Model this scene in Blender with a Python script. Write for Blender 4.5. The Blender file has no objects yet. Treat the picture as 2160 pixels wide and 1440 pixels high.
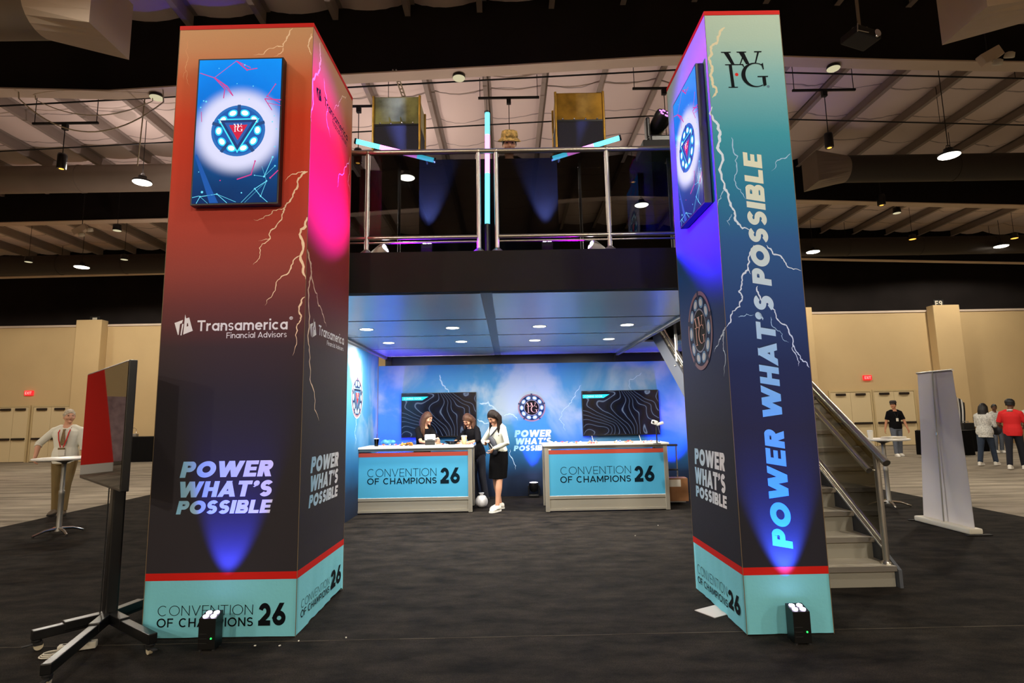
import bpy, bmesh, math, random
from mathutils import Vector, Matrix, Euler

C = bpy.context.scene.collection
S = bpy.context.scene
PI = math.pi
random.seed(11)

# ------------------------------------------------------------------ camera
CAM_H, F_PX = 1.55, 1190.0
PITCH, ROLL, YAW = .132, -.0188, .0075
_cy, _sy, _cp, _sp = math.cos(YAW), math.sin(YAW), math.cos(PITCH), math.sin(PITCH)
_d = Vector((_sy * _cp, _cy * _cp, _sp)); _r = Vector((_cy, -_sy, 0)); _u = _r.cross(_d)
_r, _u = _r * math.cos(ROLL) + _u * math.sin(ROLL), -_r * math.sin(ROLL) + _u * math.cos(ROLL)
cam_data = bpy.data.cameras.new('camera')
cam_data.sensor_width = 36; cam_data.lens = 36 * F_PX / 2160
cam_data.clip_start = .05; cam_data.clip_end = 200
cam = bpy.data.objects.new('camera', cam_data); C.objects.link(cam)
cam.matrix_world = Matrix(((_r.x, _u.x, -_d.x, 0), (_r.y, _u.y, -_d.y, 0), (_r.z, _u.z, -_d.z, CAM_H), (0, 0, 0, 1)))
S.camera = cam


def at(px, py, Y=None, Z=None, X=None):
    """the point of the plane Y=, Z= or X= that the photograph shows at pixel (px, py)"""
    v = _d + _r * ((px - 1080) / F_PX) + _u * ((720 - py) / F_PX)
    t = Y / v.y if Y is not None else ((Z - CAM_H) / v.z if Z is not None else X / v.x)
    return Vector((0, 0, CAM_H)) + v * t


# ------------------------------------------------------------------ view, world
S.view_settings.view_transform = 'Standard'
S.view_settings.look = 'None'
S.view_settings.gamma = 1
S.view_settings.use_curve_mapping = False
S.view_settings.exposure = 0.0
S.cycles.use_denoising = True
S.cycles.max_bounces = 7
S.cycles.diffuse_bounces = 4
S.cycles.glossy_bounces = 3
S.cycles.transmission_bounces = 4
S.cycles.transparent_max_bounces = 8
S.cycles.caustics_reflective = False
S.cycles.caustics_refractive = False
S.cycles.sample_clamp_indirect = 4
W = bpy.data.worlds.new('world'); S.world = W; W.use_nodes = True
W.node_tree.nodes['Background'].inputs[0].default_value = (.9, .82, .72, 1)
W.node_tree.nodes['Background'].inputs[1].default_value = .05


# ------------------------------------------------------------------ lights
def aim(o, frm, to):
    o.location = frm
    o.rotation_euler = (Vector(to) - Vector(frm)).to_track_quat('-Z', 'Y').to_euler()


def spot(name, frm, to, color, power, angle, blend=.6, radius=.04, parent=None):
    l = bpy.data.lights.new(name, 'SPOT'); l.color = color; l.energy = power
    l.spot_size = math.radians(angle); l.spot_blend = blend; l.shadow_soft_size = radius
    o = bpy.data.objects.new(name, l); C.objects.link(o); aim(o, frm, to)
    return o


def area(name, frm, to, color, power, size, size_y=None, spread=180):
    l = bpy.data.lights.new(name, 'AREA'); l.color = color; l.energy = power
    l.shape = 'DISK' if size_y is None else 'RECTANGLE'; l.size = size
    if size_y: l.size_y = size_y
    l.spread = math.radians(spread)
    o = bpy.data.objects.new(name, l); C.objects.link(o); aim(o, frm, to)
    return o


def point(name, loc, color, power, radius=.1):
    l = bpy.data.lights.new(name, 'POINT'); l.color = color; l.energy = power; l.shadow_soft_size = radius
    o = bpy.data.objects.new(name, l); C.objects.link(o); o.location = loc
    return o


WARM = (1.0, .91, .77)
# high-bay lamps, seen and added out of view: (X, Y, Z, down power, added upward fill); the fixtures are built further down
BAYS = [(-8.73, 13.0, 7.29, 1200, 10), (-2.55, 14.0, 7.75, 1100, 8), (4.08, 16.2, 7.75, 1200, 4), (9.6, 11.5, 6.95, 1200, 0),
        (-15.4, 20, 7.2, 1500, 0), (11.8, 21, 7.6, 1400, 0), (19.1, 21, 7.7, 1400, 0), (-22.5, 17, 7.3, 1100, 0),
        (-4.9, 3.0, 7.4, 700, 26), (3.6, 1.5, 7.4, 900, 14), (-12.5, -9.5, 7.4, 2300, 0), (-4.2, -10.5, 7.4, 3000, 0), (4.2, -10.5, 7.4, 3000, 0), (12.5, -9.5, 7.4, 2300, 0),  # those behind the camera are added to light the pillar fronts
        (-14.5, 5.0, 7.4, 1300, 0), (14.8, 4.5, 7.4, 1100, 0)]
for i, (x, y, z, p, up) in enumerate(BAYS):
    spot('high_bay_light', (x, y, z - .03), (x, y, 0), WARM, p, 172, .18, .2)
    if up:
        area('high_bay_uplight', (x, y, z + .18), (x, y, 20), (1, .84, .76), up, .42)  # upward fill added to brighten the roof above the lamp
# unseen floods added behind the printed wall and the red pillar to brighten the roof
FLOODS = [(-1.6, 12.7, 1050), (3.4, 12.7, 260), (-7.2, 14.2, 1000)]
for x, y, p in FLOODS:
    spot('roof_flood_light', (x, y, .52), (x + .2, y + .3, 9), (1, .80, .74), p, 96, .9, .12)


# ------------------------------------------------------------------ materials
def lin(c):
    return tuple(((v / 255) / 12.92 if v / 255 <= .04045 else ((v / 255 + .055) / 1.055) ** 2.4) for v in c)


def node(t, kind, **kw):
    n = t.nodes.new(kind)
    for k, v in kw.items():
        setattr(n, k, v)
    return n


def M(name, rgb, rough=.6, metal=0., noise=None, bump=None, emit=0., alpha=None, coat=0., spec=None):
    """procedural material: base colour (sRGB 0-255), optional colour noise (scale, amount) and bump (scale, strength)"""
    m = bpy.data.materials.new(name); m.use_nodes = True
    t = m.node_tree; b = t.nodes['Principled BSDF']
    col = lin(rgb) + (1,)
    b.inputs['Base Color'].default_value = col
    b.inputs['Roughness'].default_value = rough
    b.inputs['Metallic'].default_value = metal
    if spec is not None: b.inputs['Specular IOR Level'].default_value = spec
    if coat: b.inputs['Coat Weight'].default_value = coat
    m.diffuse_color = col
    tc = None
    if noise or bump:
        tc = node(t, 'ShaderNodeTexCoord')
    if noise:
        n = node(t, 'ShaderNodeTexNoise'); n.inputs['Scale'].default_value = noise[0]; n.inputs['Detail'].default_value = 4
        t.links.new(tc.outputs['Object'], n.inputs['Vector'])
        r = node(t, 'ShaderNodeMapRange')
        r.inputs['From Min'].default_value = .3; r.inputs['From Max'].default_value = .7
        r.inputs['To Min'].default_value = 1 - noise[1]; r.inputs['To Max'].default_value = 1 + noise[1]
        t.links.new(n.outputs['Fac'], r.inputs['Value'])
        v = node(t, 'ShaderNodeVectorMath', operation='SCALE'); v.inputs[0].default_value = col[:3]
        t.links.new(r.outputs['Result'], v.inputs['Scale'])
        t.links.new(v.outputs[0], b.inputs['Base Color'])
    if bump:
        n = node(t, 'ShaderNodeTexNoise'); n.inputs['Scale'].default_value = bump[0]; n.inputs['Detail'].default_value = 3
        t.links.new(tc.outputs['Object'], n.inputs['Vector'])
        bp = node(t, 'ShaderNodeBump'); bp.inputs['Strength'].default_value = bump[1]; bp.inputs['Distance'].default_value = .01
        t.links.new(n.outputs['Fac'], bp.inputs['Height']); t.links.new(bp.outputs['Normal'], b.inputs['Normal'])
    if emit:
        b.inputs['Emission Color'].default_value = col
        b.inputs['Emission Strength'].default_value = emit
    return m


def glow(name, rgb, strength):
    """something that gives off light: a lamp lens, an LED tube, a lit screen"""
    m = bpy.data.materials.new(name); m.use_nodes = True
    b = m.node_tree.nodes['Principled BSDF']
    b.inputs['Base Color'].default_value = (.01, .01, .01, 1); b.inputs['Specular IOR Level'].default_value = .1
    b.inputs['Emission Color'].default_value = lin(rgb) + (1,)
    b.inputs['Emission Strength'].default_value = strength
    m.diffuse_color = lin(rgb) + (1,)
    return m


def ramp_z(name, stops, height, rough=.75, emit=0., bump=(60, .15), noise=0., axis=2, rgbs=True):
    """print that runs through the colours of stops [(0..1, rgb)] over the height of the thing"""
    m = bpy.data.materials.new(name); m.use_nodes = True
    t = m.node_tree; b = t.nodes['Principled BSDF']; b.inputs['Roughness'].default_value = rough; b.inputs['Specular IOR Level'].default_value = .12
    tc = node(t, 'ShaderNodeTexCoord'); sx = node(t, 'ShaderNodeSeparateXYZ')
    t.links.new(tc.outputs['Object'], sx.inputs[0])
    mr = node(t, 'ShaderNodeMapRange'); mr.inputs['From Max'].default_value = height
    t.links.new(sx.outputs[axis], mr.inputs['Value'])
    fac = mr.outputs['Result']
    if noise:
        n = node(t, 'ShaderNodeTexNoise'); n.inputs['Scale'].default_value = 1.3; n.inputs['Detail'].default_value = 5
        t.links.new(tc.outputs['Object'], n.inputs['Vector'])
        a = node(t, 'ShaderNodeMath', operation='MULTIPLY_ADD'); a.inputs[1].default_value = noise; 
        s = node(t, 'ShaderNodeMath', operation='SUBTRACT'); s.inputs[1].default_value = .5
        t.links.new(n.outputs['Fac'], s.inputs[0]); t.links.new(s.outputs[0], a.inputs[0]); t.links.new(fac, a.inputs[2])
        fac = a.outputs[0]
    cr = node(t, 'ShaderNodeValToRGB'); e = cr.color_ramp.elements
    while len(e) < len(stops): e.new(.5)
    for k, (p, c) in enumerate(stops):
        e[k].position = p; e[k].color = lin(c) + (1,)
    t.links.new(fac, cr.inputs[0])
    t.links.new(cr.outputs[0], b.inputs['Base Color'])
    if emit:
        t.links.new(cr.outputs[0], b.inputs['Emission Color']); b.inputs['Emission Strength'].default_value = emit
    if bump:
        n = node(t, 'ShaderNodeTexNoise'); n.inputs['Scale'].default_value = bump[0]
        t.links.new(tc.outputs['Object'], n.inputs['Vector'])
        bp = node(t, 'ShaderNodeBump'); bp.inputs['Strength'].default_value = bump[1]; bp.inputs['Distance'].default_value = .004
        t.links.new(n.outputs['Fac'], bp.inputs['Height']); t.links.new(bp.outputs['Normal'], b.inputs['Normal'])
    return m


def smoked_glass(name, rgb, opacity, ior=1.38):
    m = bpy.data.materials.new(name); m.use_nodes = True
    t = m.node_tree; t.nodes.clear()
    out = node(t, 'ShaderNodeOutputMaterial'); mx = node(t, 'ShaderNodeMixShader')
    tr = node(t, 'ShaderNodeBsdfTransparent'); gl = node(t, 'ShaderNodeBsdfGlossy'); fr = node(t, 'ShaderNodeFresnel')
    fr.inputs['IOR'].default_value = ior
    tr.inputs[0].default_value = tuple((1 - opacity) * v for v in lin(rgb)) + (1,)
    gl.inputs['Roughness'].default_value = .01
    t.links.new(fr.outputs[0], mx.inputs[0]); t.links.new(tr.outputs[0], mx.inputs[1]); t.links.new(gl.outputs[0], mx.inputs[2])
    t.links.new(mx.outputs[0], out.inputs[0])
    return m


def carpet_mat(name, dark, light, scale, stretch, rough=.95, fine=.25):
    m = bpy.data.materials.new(name); m.use_nodes = True
    t = m.node_tree; b = t.nodes['Principled BSDF']; b.inputs['Roughness'].default_value = rough
    b.inputs['Specular IOR Level'].default_value = .1
    tc = node(t, 'ShaderNodeTexCoord'); mp = node(t, 'ShaderNodeMapping'); mp.inputs['Scale'].default_value = (scale * stretch[0], scale * stretch[1], 1)
    t.links.new(tc.outputs['Object'], mp.inputs[0])
    n = node(t, 'ShaderNodeTexNoise'); n.inputs['Scale'].default_value = 1; n.inputs['Detail'].default_value = 7; n.inputs['Roughness'].default_value = .65
    t.links.new(mp.outputs[0], n.inputs['Vector'])
    cr = node(t, 'ShaderNodeValToRGB'); e = cr.color_ramp.elements
    e[0].position = .32; e[0].color = lin(dark) + (1,); e[1].position = .68; e[1].color = lin(light) + (1,)
    t.links.new(n.outputs['Fac'], cr.inputs[0])
    n2 = node(t, 'ShaderNodeTexNoise'); n2.inputs['Scale'].default_value = 130; n2.inputs['Detail'].default_value = 2
    t.links.new(tc.outputs['Object'], n2.inputs['Vector'])
    mr = node(t, 'ShaderNodeMapRange'); mr.inputs['From Min'].default_value = .3; mr.inputs['From Max'].default_value = .7
    mr.inputs['To Min'].default_value = 1 - fine; mr.inputs['To Max'].default_value = 1 + fine
    t.links.new(n2.outputs['Fac'], mr.inputs['Value'])
    v = node(t, 'ShaderNodeVectorMath', operation='SCALE'); t.links.new(cr.outputs[0], v.inputs[0]); t.links.new(mr.outputs['Result'], v.inputs['Scale'])
    t.links.new(v.outputs[0], b.inputs['Base Color'])
    bp = node(t, 'ShaderNodeBump'); bp.inputs['Strength'].default_value = .35; bp.inputs['Distance'].default_value = .01
    t.links.new(n2.outputs['Fac'], bp.inputs['Height']); t.links.new(bp.outputs['Normal'], b.inputs['Normal'])
    return m


MT = dict(
    black=M('black_paint', (18, 17, 16), .7), satin_black=M('satin_black', (14, 14, 15), .35), matte_black=M('matte_black_cloth', (15, 14, 14), .95, spec=.1, bump=(90, .2)),
    fascia=M('fascia_black', (30, 27, 25), .8, noise=(3, .12), spec=.2),
    red=M('print_red', (200, 30, 22), .7, spec=.15), teal=M('print_teal', (122, 206, 222), .75, noise=(2, .03), bump=(40, .12)),
    counter_teal=M('counter_teal', (72, 166, 208), .5, noise=(1.5, .04)),
    ink=M('print_ink', (9, 14, 19), .8, spec=.1), white_ink=M('print_white', (235, 232, 236), .7), cream_ink=M('print_cream', (214, 206, 172), .7),
    bolt=M('print_bolt', (246, 214, 178), .7), bolt_blue=M('print_bolt_pale', (205, 222, 240), .7), bolt_faint=M('print_bolt_faint', (150, 190, 225), .7),
    alu=M('aluminium', (176, 172, 166), .38, .85), alu_dull=M('aluminium_dull', (150, 147, 140), .5, .7), steel=M('brushed_steel', (190, 184, 172), .3, .95),
    laminate=M('white_laminate', (226, 222, 214), .35), frame=M('counter_frame', (178, 172, 158), .4, .5),
    chrome=M('chrome', (220, 220, 222), .12, 1.), white=M('white_plastic', (228, 226, 222), .4), offwhite=M('off_white', (206, 200, 184), .5),
    beige=M('wall_beige', (192, 166, 122), .85, noise=(.6, .05), bump=(30, .1)), beige_dark=M('wall_beige_dark', (150, 122, 84), .8),
    door=M('door_cream', (206, 186, 146), .6), door_frame=M('door_frame', (188, 166, 122), .6), dark_metal=M('dark_bronze', (46, 36, 28), .5, .4),
    upper=M('wall_black', (27, 23, 22), .9, noise=(1, .2), spec=.1), purlin=M('purlin_grey', (150, 137, 129), .6, noise=(2, .06)), flange=M('flange_grey', (196, 178, 160), .65, noise=(1.5, .05)),
    duct=M('duct_grey', (120, 108, 96), .6, noise=(1.2, .1)), duct_dark=M('duct_dark', (44, 38, 33), .7), cable=M('cable_black', (16, 15, 15), .6), cable_white=M('cable_pale', (180, 170, 150), .6),
    skin=M('skin', (206, 152, 122), .55), skin_tan=M('skin_tanned', (196, 138, 104), .55), skin_dark=M('skin_brown', (104, 68, 50), .5),
    lips=M('lips', (164, 80, 76), .5), eye=M('eye_dark', (24, 18, 16), .2),
    hair_dark=M('hair_dark', (24, 16, 13), .6, noise=(40, .25), bump=(55, .18), spec=.15), hair_brown=M('hair_brown', (78, 52, 37), .5, noise=(40, .3), bump=(55, .18), spec=.25), hair_grey=M('hair_grey', (176, 164, 146), .6, noise=(40, .2), bump=(70, .18), spec=.25), hair_black=M('hair_black', (16, 13, 12), .55, noise=(40, .3)),
    knit=M('cardigan_knit', (208, 208, 194), .9, bump=(120, .3)), tee_black=M('cotton_black', (18, 17, 20), .9, bump=(80, .2), spec=.1), skirt=M('skirt_black', (9, 8, 9), .9, bump=(70, .2), spec=.08),
    shirt=M('shirt_cream', (222, 220, 206), .8, bump=(60, .2)), khaki=M('trousers_khaki', (120, 100, 62), .85, bump=(60, .2)), jeans=M('denim', (40, 52, 70), .9, noise=(30, .15)), jeans_grey=M('denim_grey', (92, 98, 110), .9, noise=(30, .12)),
    navy=M('trousers_navy', (18, 20, 32), .9), red_polo=M('polo_red', (206, 22, 26), .8), floral=M('blouse_speckled', (196, 196, 190), .85, noise=(45, .45)), cream=M('top_cream', (226, 218, 200), .8),
    shoe=M('shoe_white', (226, 222, 212), .55), sole=M('sole_white', (238, 236, 230), .6), shoe_brown=M('shoe_brown', (92, 80, 66), .6), swoosh=M('shoe_mark', (30, 30, 34), .5),
    bag_dark=M('bag_dark', (36, 38, 48), .6, bump=(50, .2)), lanyard=M('lanyard_red', (206, 40, 34), .7), tie=M('tie_brown', (120, 96, 60), .7, noise=(60, .4)),
    gold=M('gold_panel', (150, 112, 36), .28, .7, noise=(6, .35)), olive=M('gold_mirror', (150, 150, 96), .3, .7, noise=(4, .6)), mesh=M('speaker_cloth', (30, 28, 36), .9, bump=(120, .4)),
    card=M('cardboard', (150, 104, 66), .8, noise=(8, .1)), paper=M('paper', (232, 226, 212), .8), amber=M('amber_drink', (214, 160, 30), .2), coffee=M('iced_coffee', (196, 150, 110), .4),
    bag_blue=M('bag_blue', (70, 150, 220), .5, bump=(14, .6)), snack=M('snack_orange', (230, 160, 60), .7, noise=(30, .3)), plastic=M('plastic_bag', (236, 236, 240), .35, bump=(14, .8)),
    candy_a=M('candy_white', (240, 236, 232), .4), candy_b=M('candy_red', (206, 60, 60), .4), candy_c=M('candy_blue', (70, 120, 200), .4), candy_d=M('candy_orange', (226, 150, 110), .4),
    screen_off=M('screen_off', (6, 6, 7), .015, spec=.6), banner_back=M('banner_white', (214, 208, 206), .75, bump=(3, .25)), tube_end=M('tube_black', (12, 12, 13), .4),
    tower_red=M('tower_red', (224, 34, 24), .6), glow_white=glow('lamp_white', (255, 246, 222), 16), glow_down=glow('downlight_white', (255, 248, 232), 14), glow_dim=glow('lamp_dim', (232, 222, 180), .75), glow_amber=glow('lamp_amber', (255, 176, 70), 2.2),
    led_white=glow('led_violet_white', (236, 222, 255), 14), led_green=glow('led_green', (40, 255, 90), 3), led_cyan=glow('tube_cyan', (84, 226, 255), 3.6), led_pink=glow('tube_pink', (255, 136, 240), 3.2), exit=glow('exit_red', (255, 36, 40), 1.6), exit_ink=glow('exit_letter', (255, 150, 140), 1.6),
    seam=M('seam_thread', (120, 100, 68), .7), gaff=M('door_seal', (60, 52, 40), .8), rubber=M('rubber', (24, 23, 23), .8), caster=M('caster_pale', (200, 188, 160), .4),
)
MT['clear'] = smoked_glass('clear_glass', (214, 216, 218), .45)
MT['smoke'] = smoked_glass('smoked_acrylic', (200, 190, 160), .5, 1.14)
MT['cup_clear'] = smoked_glass('clear_cup', (250, 250, 245), .12)


# ------------------------------------------------------------------ mesh helpers
class MB:
    """collects shapes and links them as ONE mesh object"""

    def __init__(s):
        s.v, s.f, s.mi, s.mats = [], [], [], []
        s.cur = 0
        s.sm = []

    def use(s, m):
        if m not in s.mats: s.mats.append(m)
        s.cur = s.mats.index(m); return s

    def add(s, vs, fs, smooth=False):
        b = len(s.v); s.v += [Vector(p) for p in vs]
        for f in fs:
            s.f.append([b + i for i in f]); s.mi.append(s.cur); s.sm.append(smooth)
        return s

    def box(s, c, d, M4=None):
        x, y, z = (k / 2 for k in d); c = Vector(c)
        vs = [Vector((sx * x, sy * y, sz * z)) for sz in (-1, 1) for sy in (-1, 1) for sx in (-1, 1)]
        vs = [(M4 @ p if M4 else p) + c for p in vs]
        return s.add(vs, [(0, 2, 3, 1), (4, 5, 7, 6), (0, 1, 5, 4), (2, 6, 7, 3), (0, 4, 6, 2), (1, 3, 7, 5)])

    def span(s, a, b):
        a, b = Vector(a), Vector(b)
        return s.box((a + b) / 2, tuple(abs(v) for v in (b - a)))

    def rbox(s, c, d, r=.01, M4=None):
        """box with rounded vertical-and-horizontal edges (two-step bevel)"""
        bm = bmesh.new(); bmesh.ops.create_cube(bm, size=1)
        for v in bm.verts: v.co = Vector((v.co.x * d[0], v.co.y * d[1], v.co.z * d[2]))
        bmesh.ops.bevel(bm, geom=bm.edges[:], offset=min(r, min(d) * .45), segments=2, affect='EDGES', profile=.6)
        bm.verts.index_update()
        vs = [((M4 @ v.co) if M4 else v.co.copy()) + Vector(c) for v in bm.verts]
        fs = [[v.index for v in f.verts] for f in bm.faces]; bm.free()
        return s.add(vs, fs)

    def tube(s, pts, r, n=10, caps=True, smooth=True, closed=False):
        pts = [Vector(p) for p in pts]
        rs = r if isinstance(r, (list, tuple)) else [r] * len(pts)
        vs, fs = [], []
        t0 = (pts[1] - pts[0]).normalized()
        ref = Vector((0, 0, 1)) if abs(t0.z) < .9 else Vector((1, 0, 0))
        nx = t0.cross(ref).normalized()
        N = len(pts)
        for i, p in enumerate(pts):
            a = pts[i - 1] if (i or closed) else p; b = pts[(i + 1) % N] if (i < N - 1 or closed) else p
            t = (b - a).normalized()
            nx = (nx - t * nx.dot(t)).normalized(); ny = t.cross(nx)
            for k in range(n):
                w = 2 * PI * k / n
                vs.append(p + (nx * math.cos(w) + ny * math.sin(w)) * rs[i])
        for i in range(N if closed else N - 1):
            j = (i + 1) % N
            for k in range(n):
                fs.append((i * n + k, i * n + (k + 1) % n, j * n + (k + 1) % n, j * n + k))
        s.add(vs, fs, smooth)
        if caps and not closed:
            s.add(vs[:n], [tuple(range(n - 1, -1, -1))]); s.add(vs[-n:], [tuple(range(n))])
        return s

    def cyl(s, a, b, r, n=16, r2=None):
        return s.tube([a, b], [r, r if r2 is None else r2], n)

    def lathe(s, prof, c=(0, 0, 0), n=24, M4=None, smooth=True):
        c = Vector(c); vs, fs = [], []
        for (r, z) in prof:
            for k in range(n):
                w = 2 * PI * k / n; p = Vector((r * math.cos(w), r * math.sin(w), z))
                vs.append((M4 @ p if M4 else p) + c)
        for i in range(len(prof) - 1):
            for k in range(n):
                fs.append((i * n + k, i * n + (k + 1) % n, (i + 1) * n + (k + 1) % n, (i + 1) * n + k))
        s.add(vs, fs, smooth)
        if prof[0][0] > 1e-5: s.add(vs[:n], [tuple(range(n - 1, -1, -1))])
        if prof[-1][0] > 1e-5: s.add(vs[-n:], [tuple(range(n))])
        return s

    def ball(s, c, r, n=16, m=10, M4=None):
        r = r if isinstance(r, (tuple, list)) else (r, r, r)
        prof = [(math.sin(PI * i / m), -math.cos(PI * i / m)) for i in range(m + 1)]
        prof[0] = (1e-4, -1); prof[-1] = (1e-4, 1)
        D = Matrix.Diagonal(Vector(r)); D = (M4 @ D) if M4 else D
        return s.lathe(prof, c, n, D)

    def poly(s, pts, thick=0, n=None):
        """flat polygon; with thick an extruded plate along n"""
        pts = [Vector(p) for p in pts]
        k = len(pts)
        if not thick: return s.add(pts, [tuple(range(k))])
        n = Vector(n); top = [p + n * thick for p in pts]
        s.add(pts + top, [tuple(range(k - 1, -1, -1)), tuple(range(k, 2 * k))] + [(i, (i + 1) % k, k + (i + 1) % k, k + i) for i in range(k)])
        return s

    def build(s, name, mat=None, parent=None, world=False, smooth=None):
        """world=True: the shapes were given in world coordinates, turn them into the parent's"""
        me = bpy.data.meshes.new(name)
        vs = s.v
        if world and parent is not None:
            inv = base(parent).inverted(); vs = [inv @ p for p in vs]
        me.from_pydata([tuple(p) for p in vs], [], s.f)
        if mat is not None and not s.mats: me.materials.append(mat)
        elif mat is not None and s.mats: raise ValueError(name)
        for m in s.mats: me.materials.append(m)
        for p, mi, sm in zip(me.polygons, s.mi, s.sm):
            if s.mats: p.material_index = mi
            p.use_smooth = sm if smooth is None else smooth
        me.validate(); me.update()
        o = bpy.data.objects.new(name, me); C.objects.link(o)
        if parent is not None: o.parent = parent
        return o


def base(o):
    """world matrix of a thing's Empty, or of a part under it, without waiting for the depsgraph"""
    m = Matrix.LocRotScale(o.location, o.rotation_euler, o.scale)
    return base(o.parent) @ m if o.parent else m


def tag(o, label, cat, group=None, kind=None):
    o['label'] = label; o['category'] = cat
    if group: o['group'] = group
    if kind: o['kind'] = kind
    return o


def thing(name, label, cat, loc=(0, 0, 0), rz=0, group=None):
    o = bpy.data.objects.new(name, None); o.empty_display_size = .1; C.objects.link(o)
    o.location = loc; o.rotation_euler = (0, 0, rz)
    return tag(o, label, cat, group)


def struct(o):
    o['kind'] = 'structure'; return o


def dup(root, loc, rz, label, group=None):
    """copy of a thing with copies of its parts and sub-parts"""
    r = root.copy(); C.objects.link(r); r.location = loc; r.rotation_euler = (0, 0, rz); r['label'] = label
    if group: r['group'] = group
    for ch in list(root.children):
        c = ch.copy(); C.objects.link(c); c.parent = r
        for g in list(ch.children):
            d = g.copy(); C.objects.link(d); d.parent = c
    return r


def rot(axis, a):
    return Matrix.Rotation(a, 3, axis)


class Face:
    """a flat printed face: origin o, right u, up v (unit vectors), outward normal n"""

    def __init__(s, o, u, v=(0, 0, 1)):
        s.o, s.u, s.v = Vector(o), Vector(u).normalized(), Vector(v).normalized(); s.n = s.u.cross(s.v).normalized()

    def p(s, a, b, h=0.):
        return s.o + s.u * a + s.v * b + s.n * h

    def px(s, x, y):
        """(a, b) on this face of what the photograph shows at pixel (x, y)"""
        v = _d + _r * ((x - 1080) / F_PX) + _u * ((720 - y) / F_PX); e = Vector((0, 0, CAM_H))
        t = (s.o - e).dot(s.n) / v.dot(s.n); q = e + v * t - s.o
        return q.dot(s.u), q.dot(s.v)


# ------------------------------------------------------------------ lettering: a stroke alphabet, any weight
def _clip(poly, lo, hi):
    for sign, lim in ((1, lo), (-1, hi)):
        out = []
        for i in range(len(poly)):
            a, b = poly[i], poly[(i + 1) % len(poly)]
            da, db = sign * (a[1] - lim), sign * (b[1] - lim)
            if da >= 0: out.append(a)
            if (da >= 0) != (db >= 0):
                k = da / (da - db); out.append((a[0] + (b[0] - a[0]) * k, a[1] + (b[1] - a[1]) * k))
        poly = out
        if len(poly) < 3: return []
    return poly


def _ribbon(pts, w, closed=False, ext=0.):
    pts = [Vector(p) for p in pts]; n = len(pts)
    if not closed and ext:
        pts[0] = pts[0] + (pts[0] - pts[1]).normalized() * ext; pts[-1] = pts[-1] + (pts[-1] - pts[-2]).normalized() * ext
    L, R = [], []
    for i in range(n):
        a = (pts[i] - pts[i - 1]) if (i or closed) else None
        b = (pts[(i + 1) % n] - pts[i]) if (i < n - 1 or closed) else None
        a = a.normalized() if a is not None else b.normalized(); b = b.normalized() if b is not None else a
        na, nb = Vector((-a.y, a.x)), Vector((-b.y, b.x)); m = (na + nb).normalized(); k = (w / 2) / max(m.dot(na), .4)
        L.append(pts[i] + m * k); R.append(pts[i] - m * k)
    q = []
    for i in range(n if closed else n - 1):
        j = (i + 1) % n; q.append([tuple(L[i]), tuple(R[i]), tuple(R[j]), tuple(L[j])])
    return q


def _arc(cx, cy, rx, ry, a0, a1, n=18):
    return [(cx + rx * math.cos(math.radians(a0 + (a1 - a0) * i / n)), cy + ry * math.sin(math.radians(a0 + (a1 - a0) * i / n))) for i in range(n + 1)]


class Lay(list):
    """one polygon of a letter and the ink layer it belongs to"""

    def __init__(s, q, k):
        super().__init__(q); s.k = k


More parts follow.
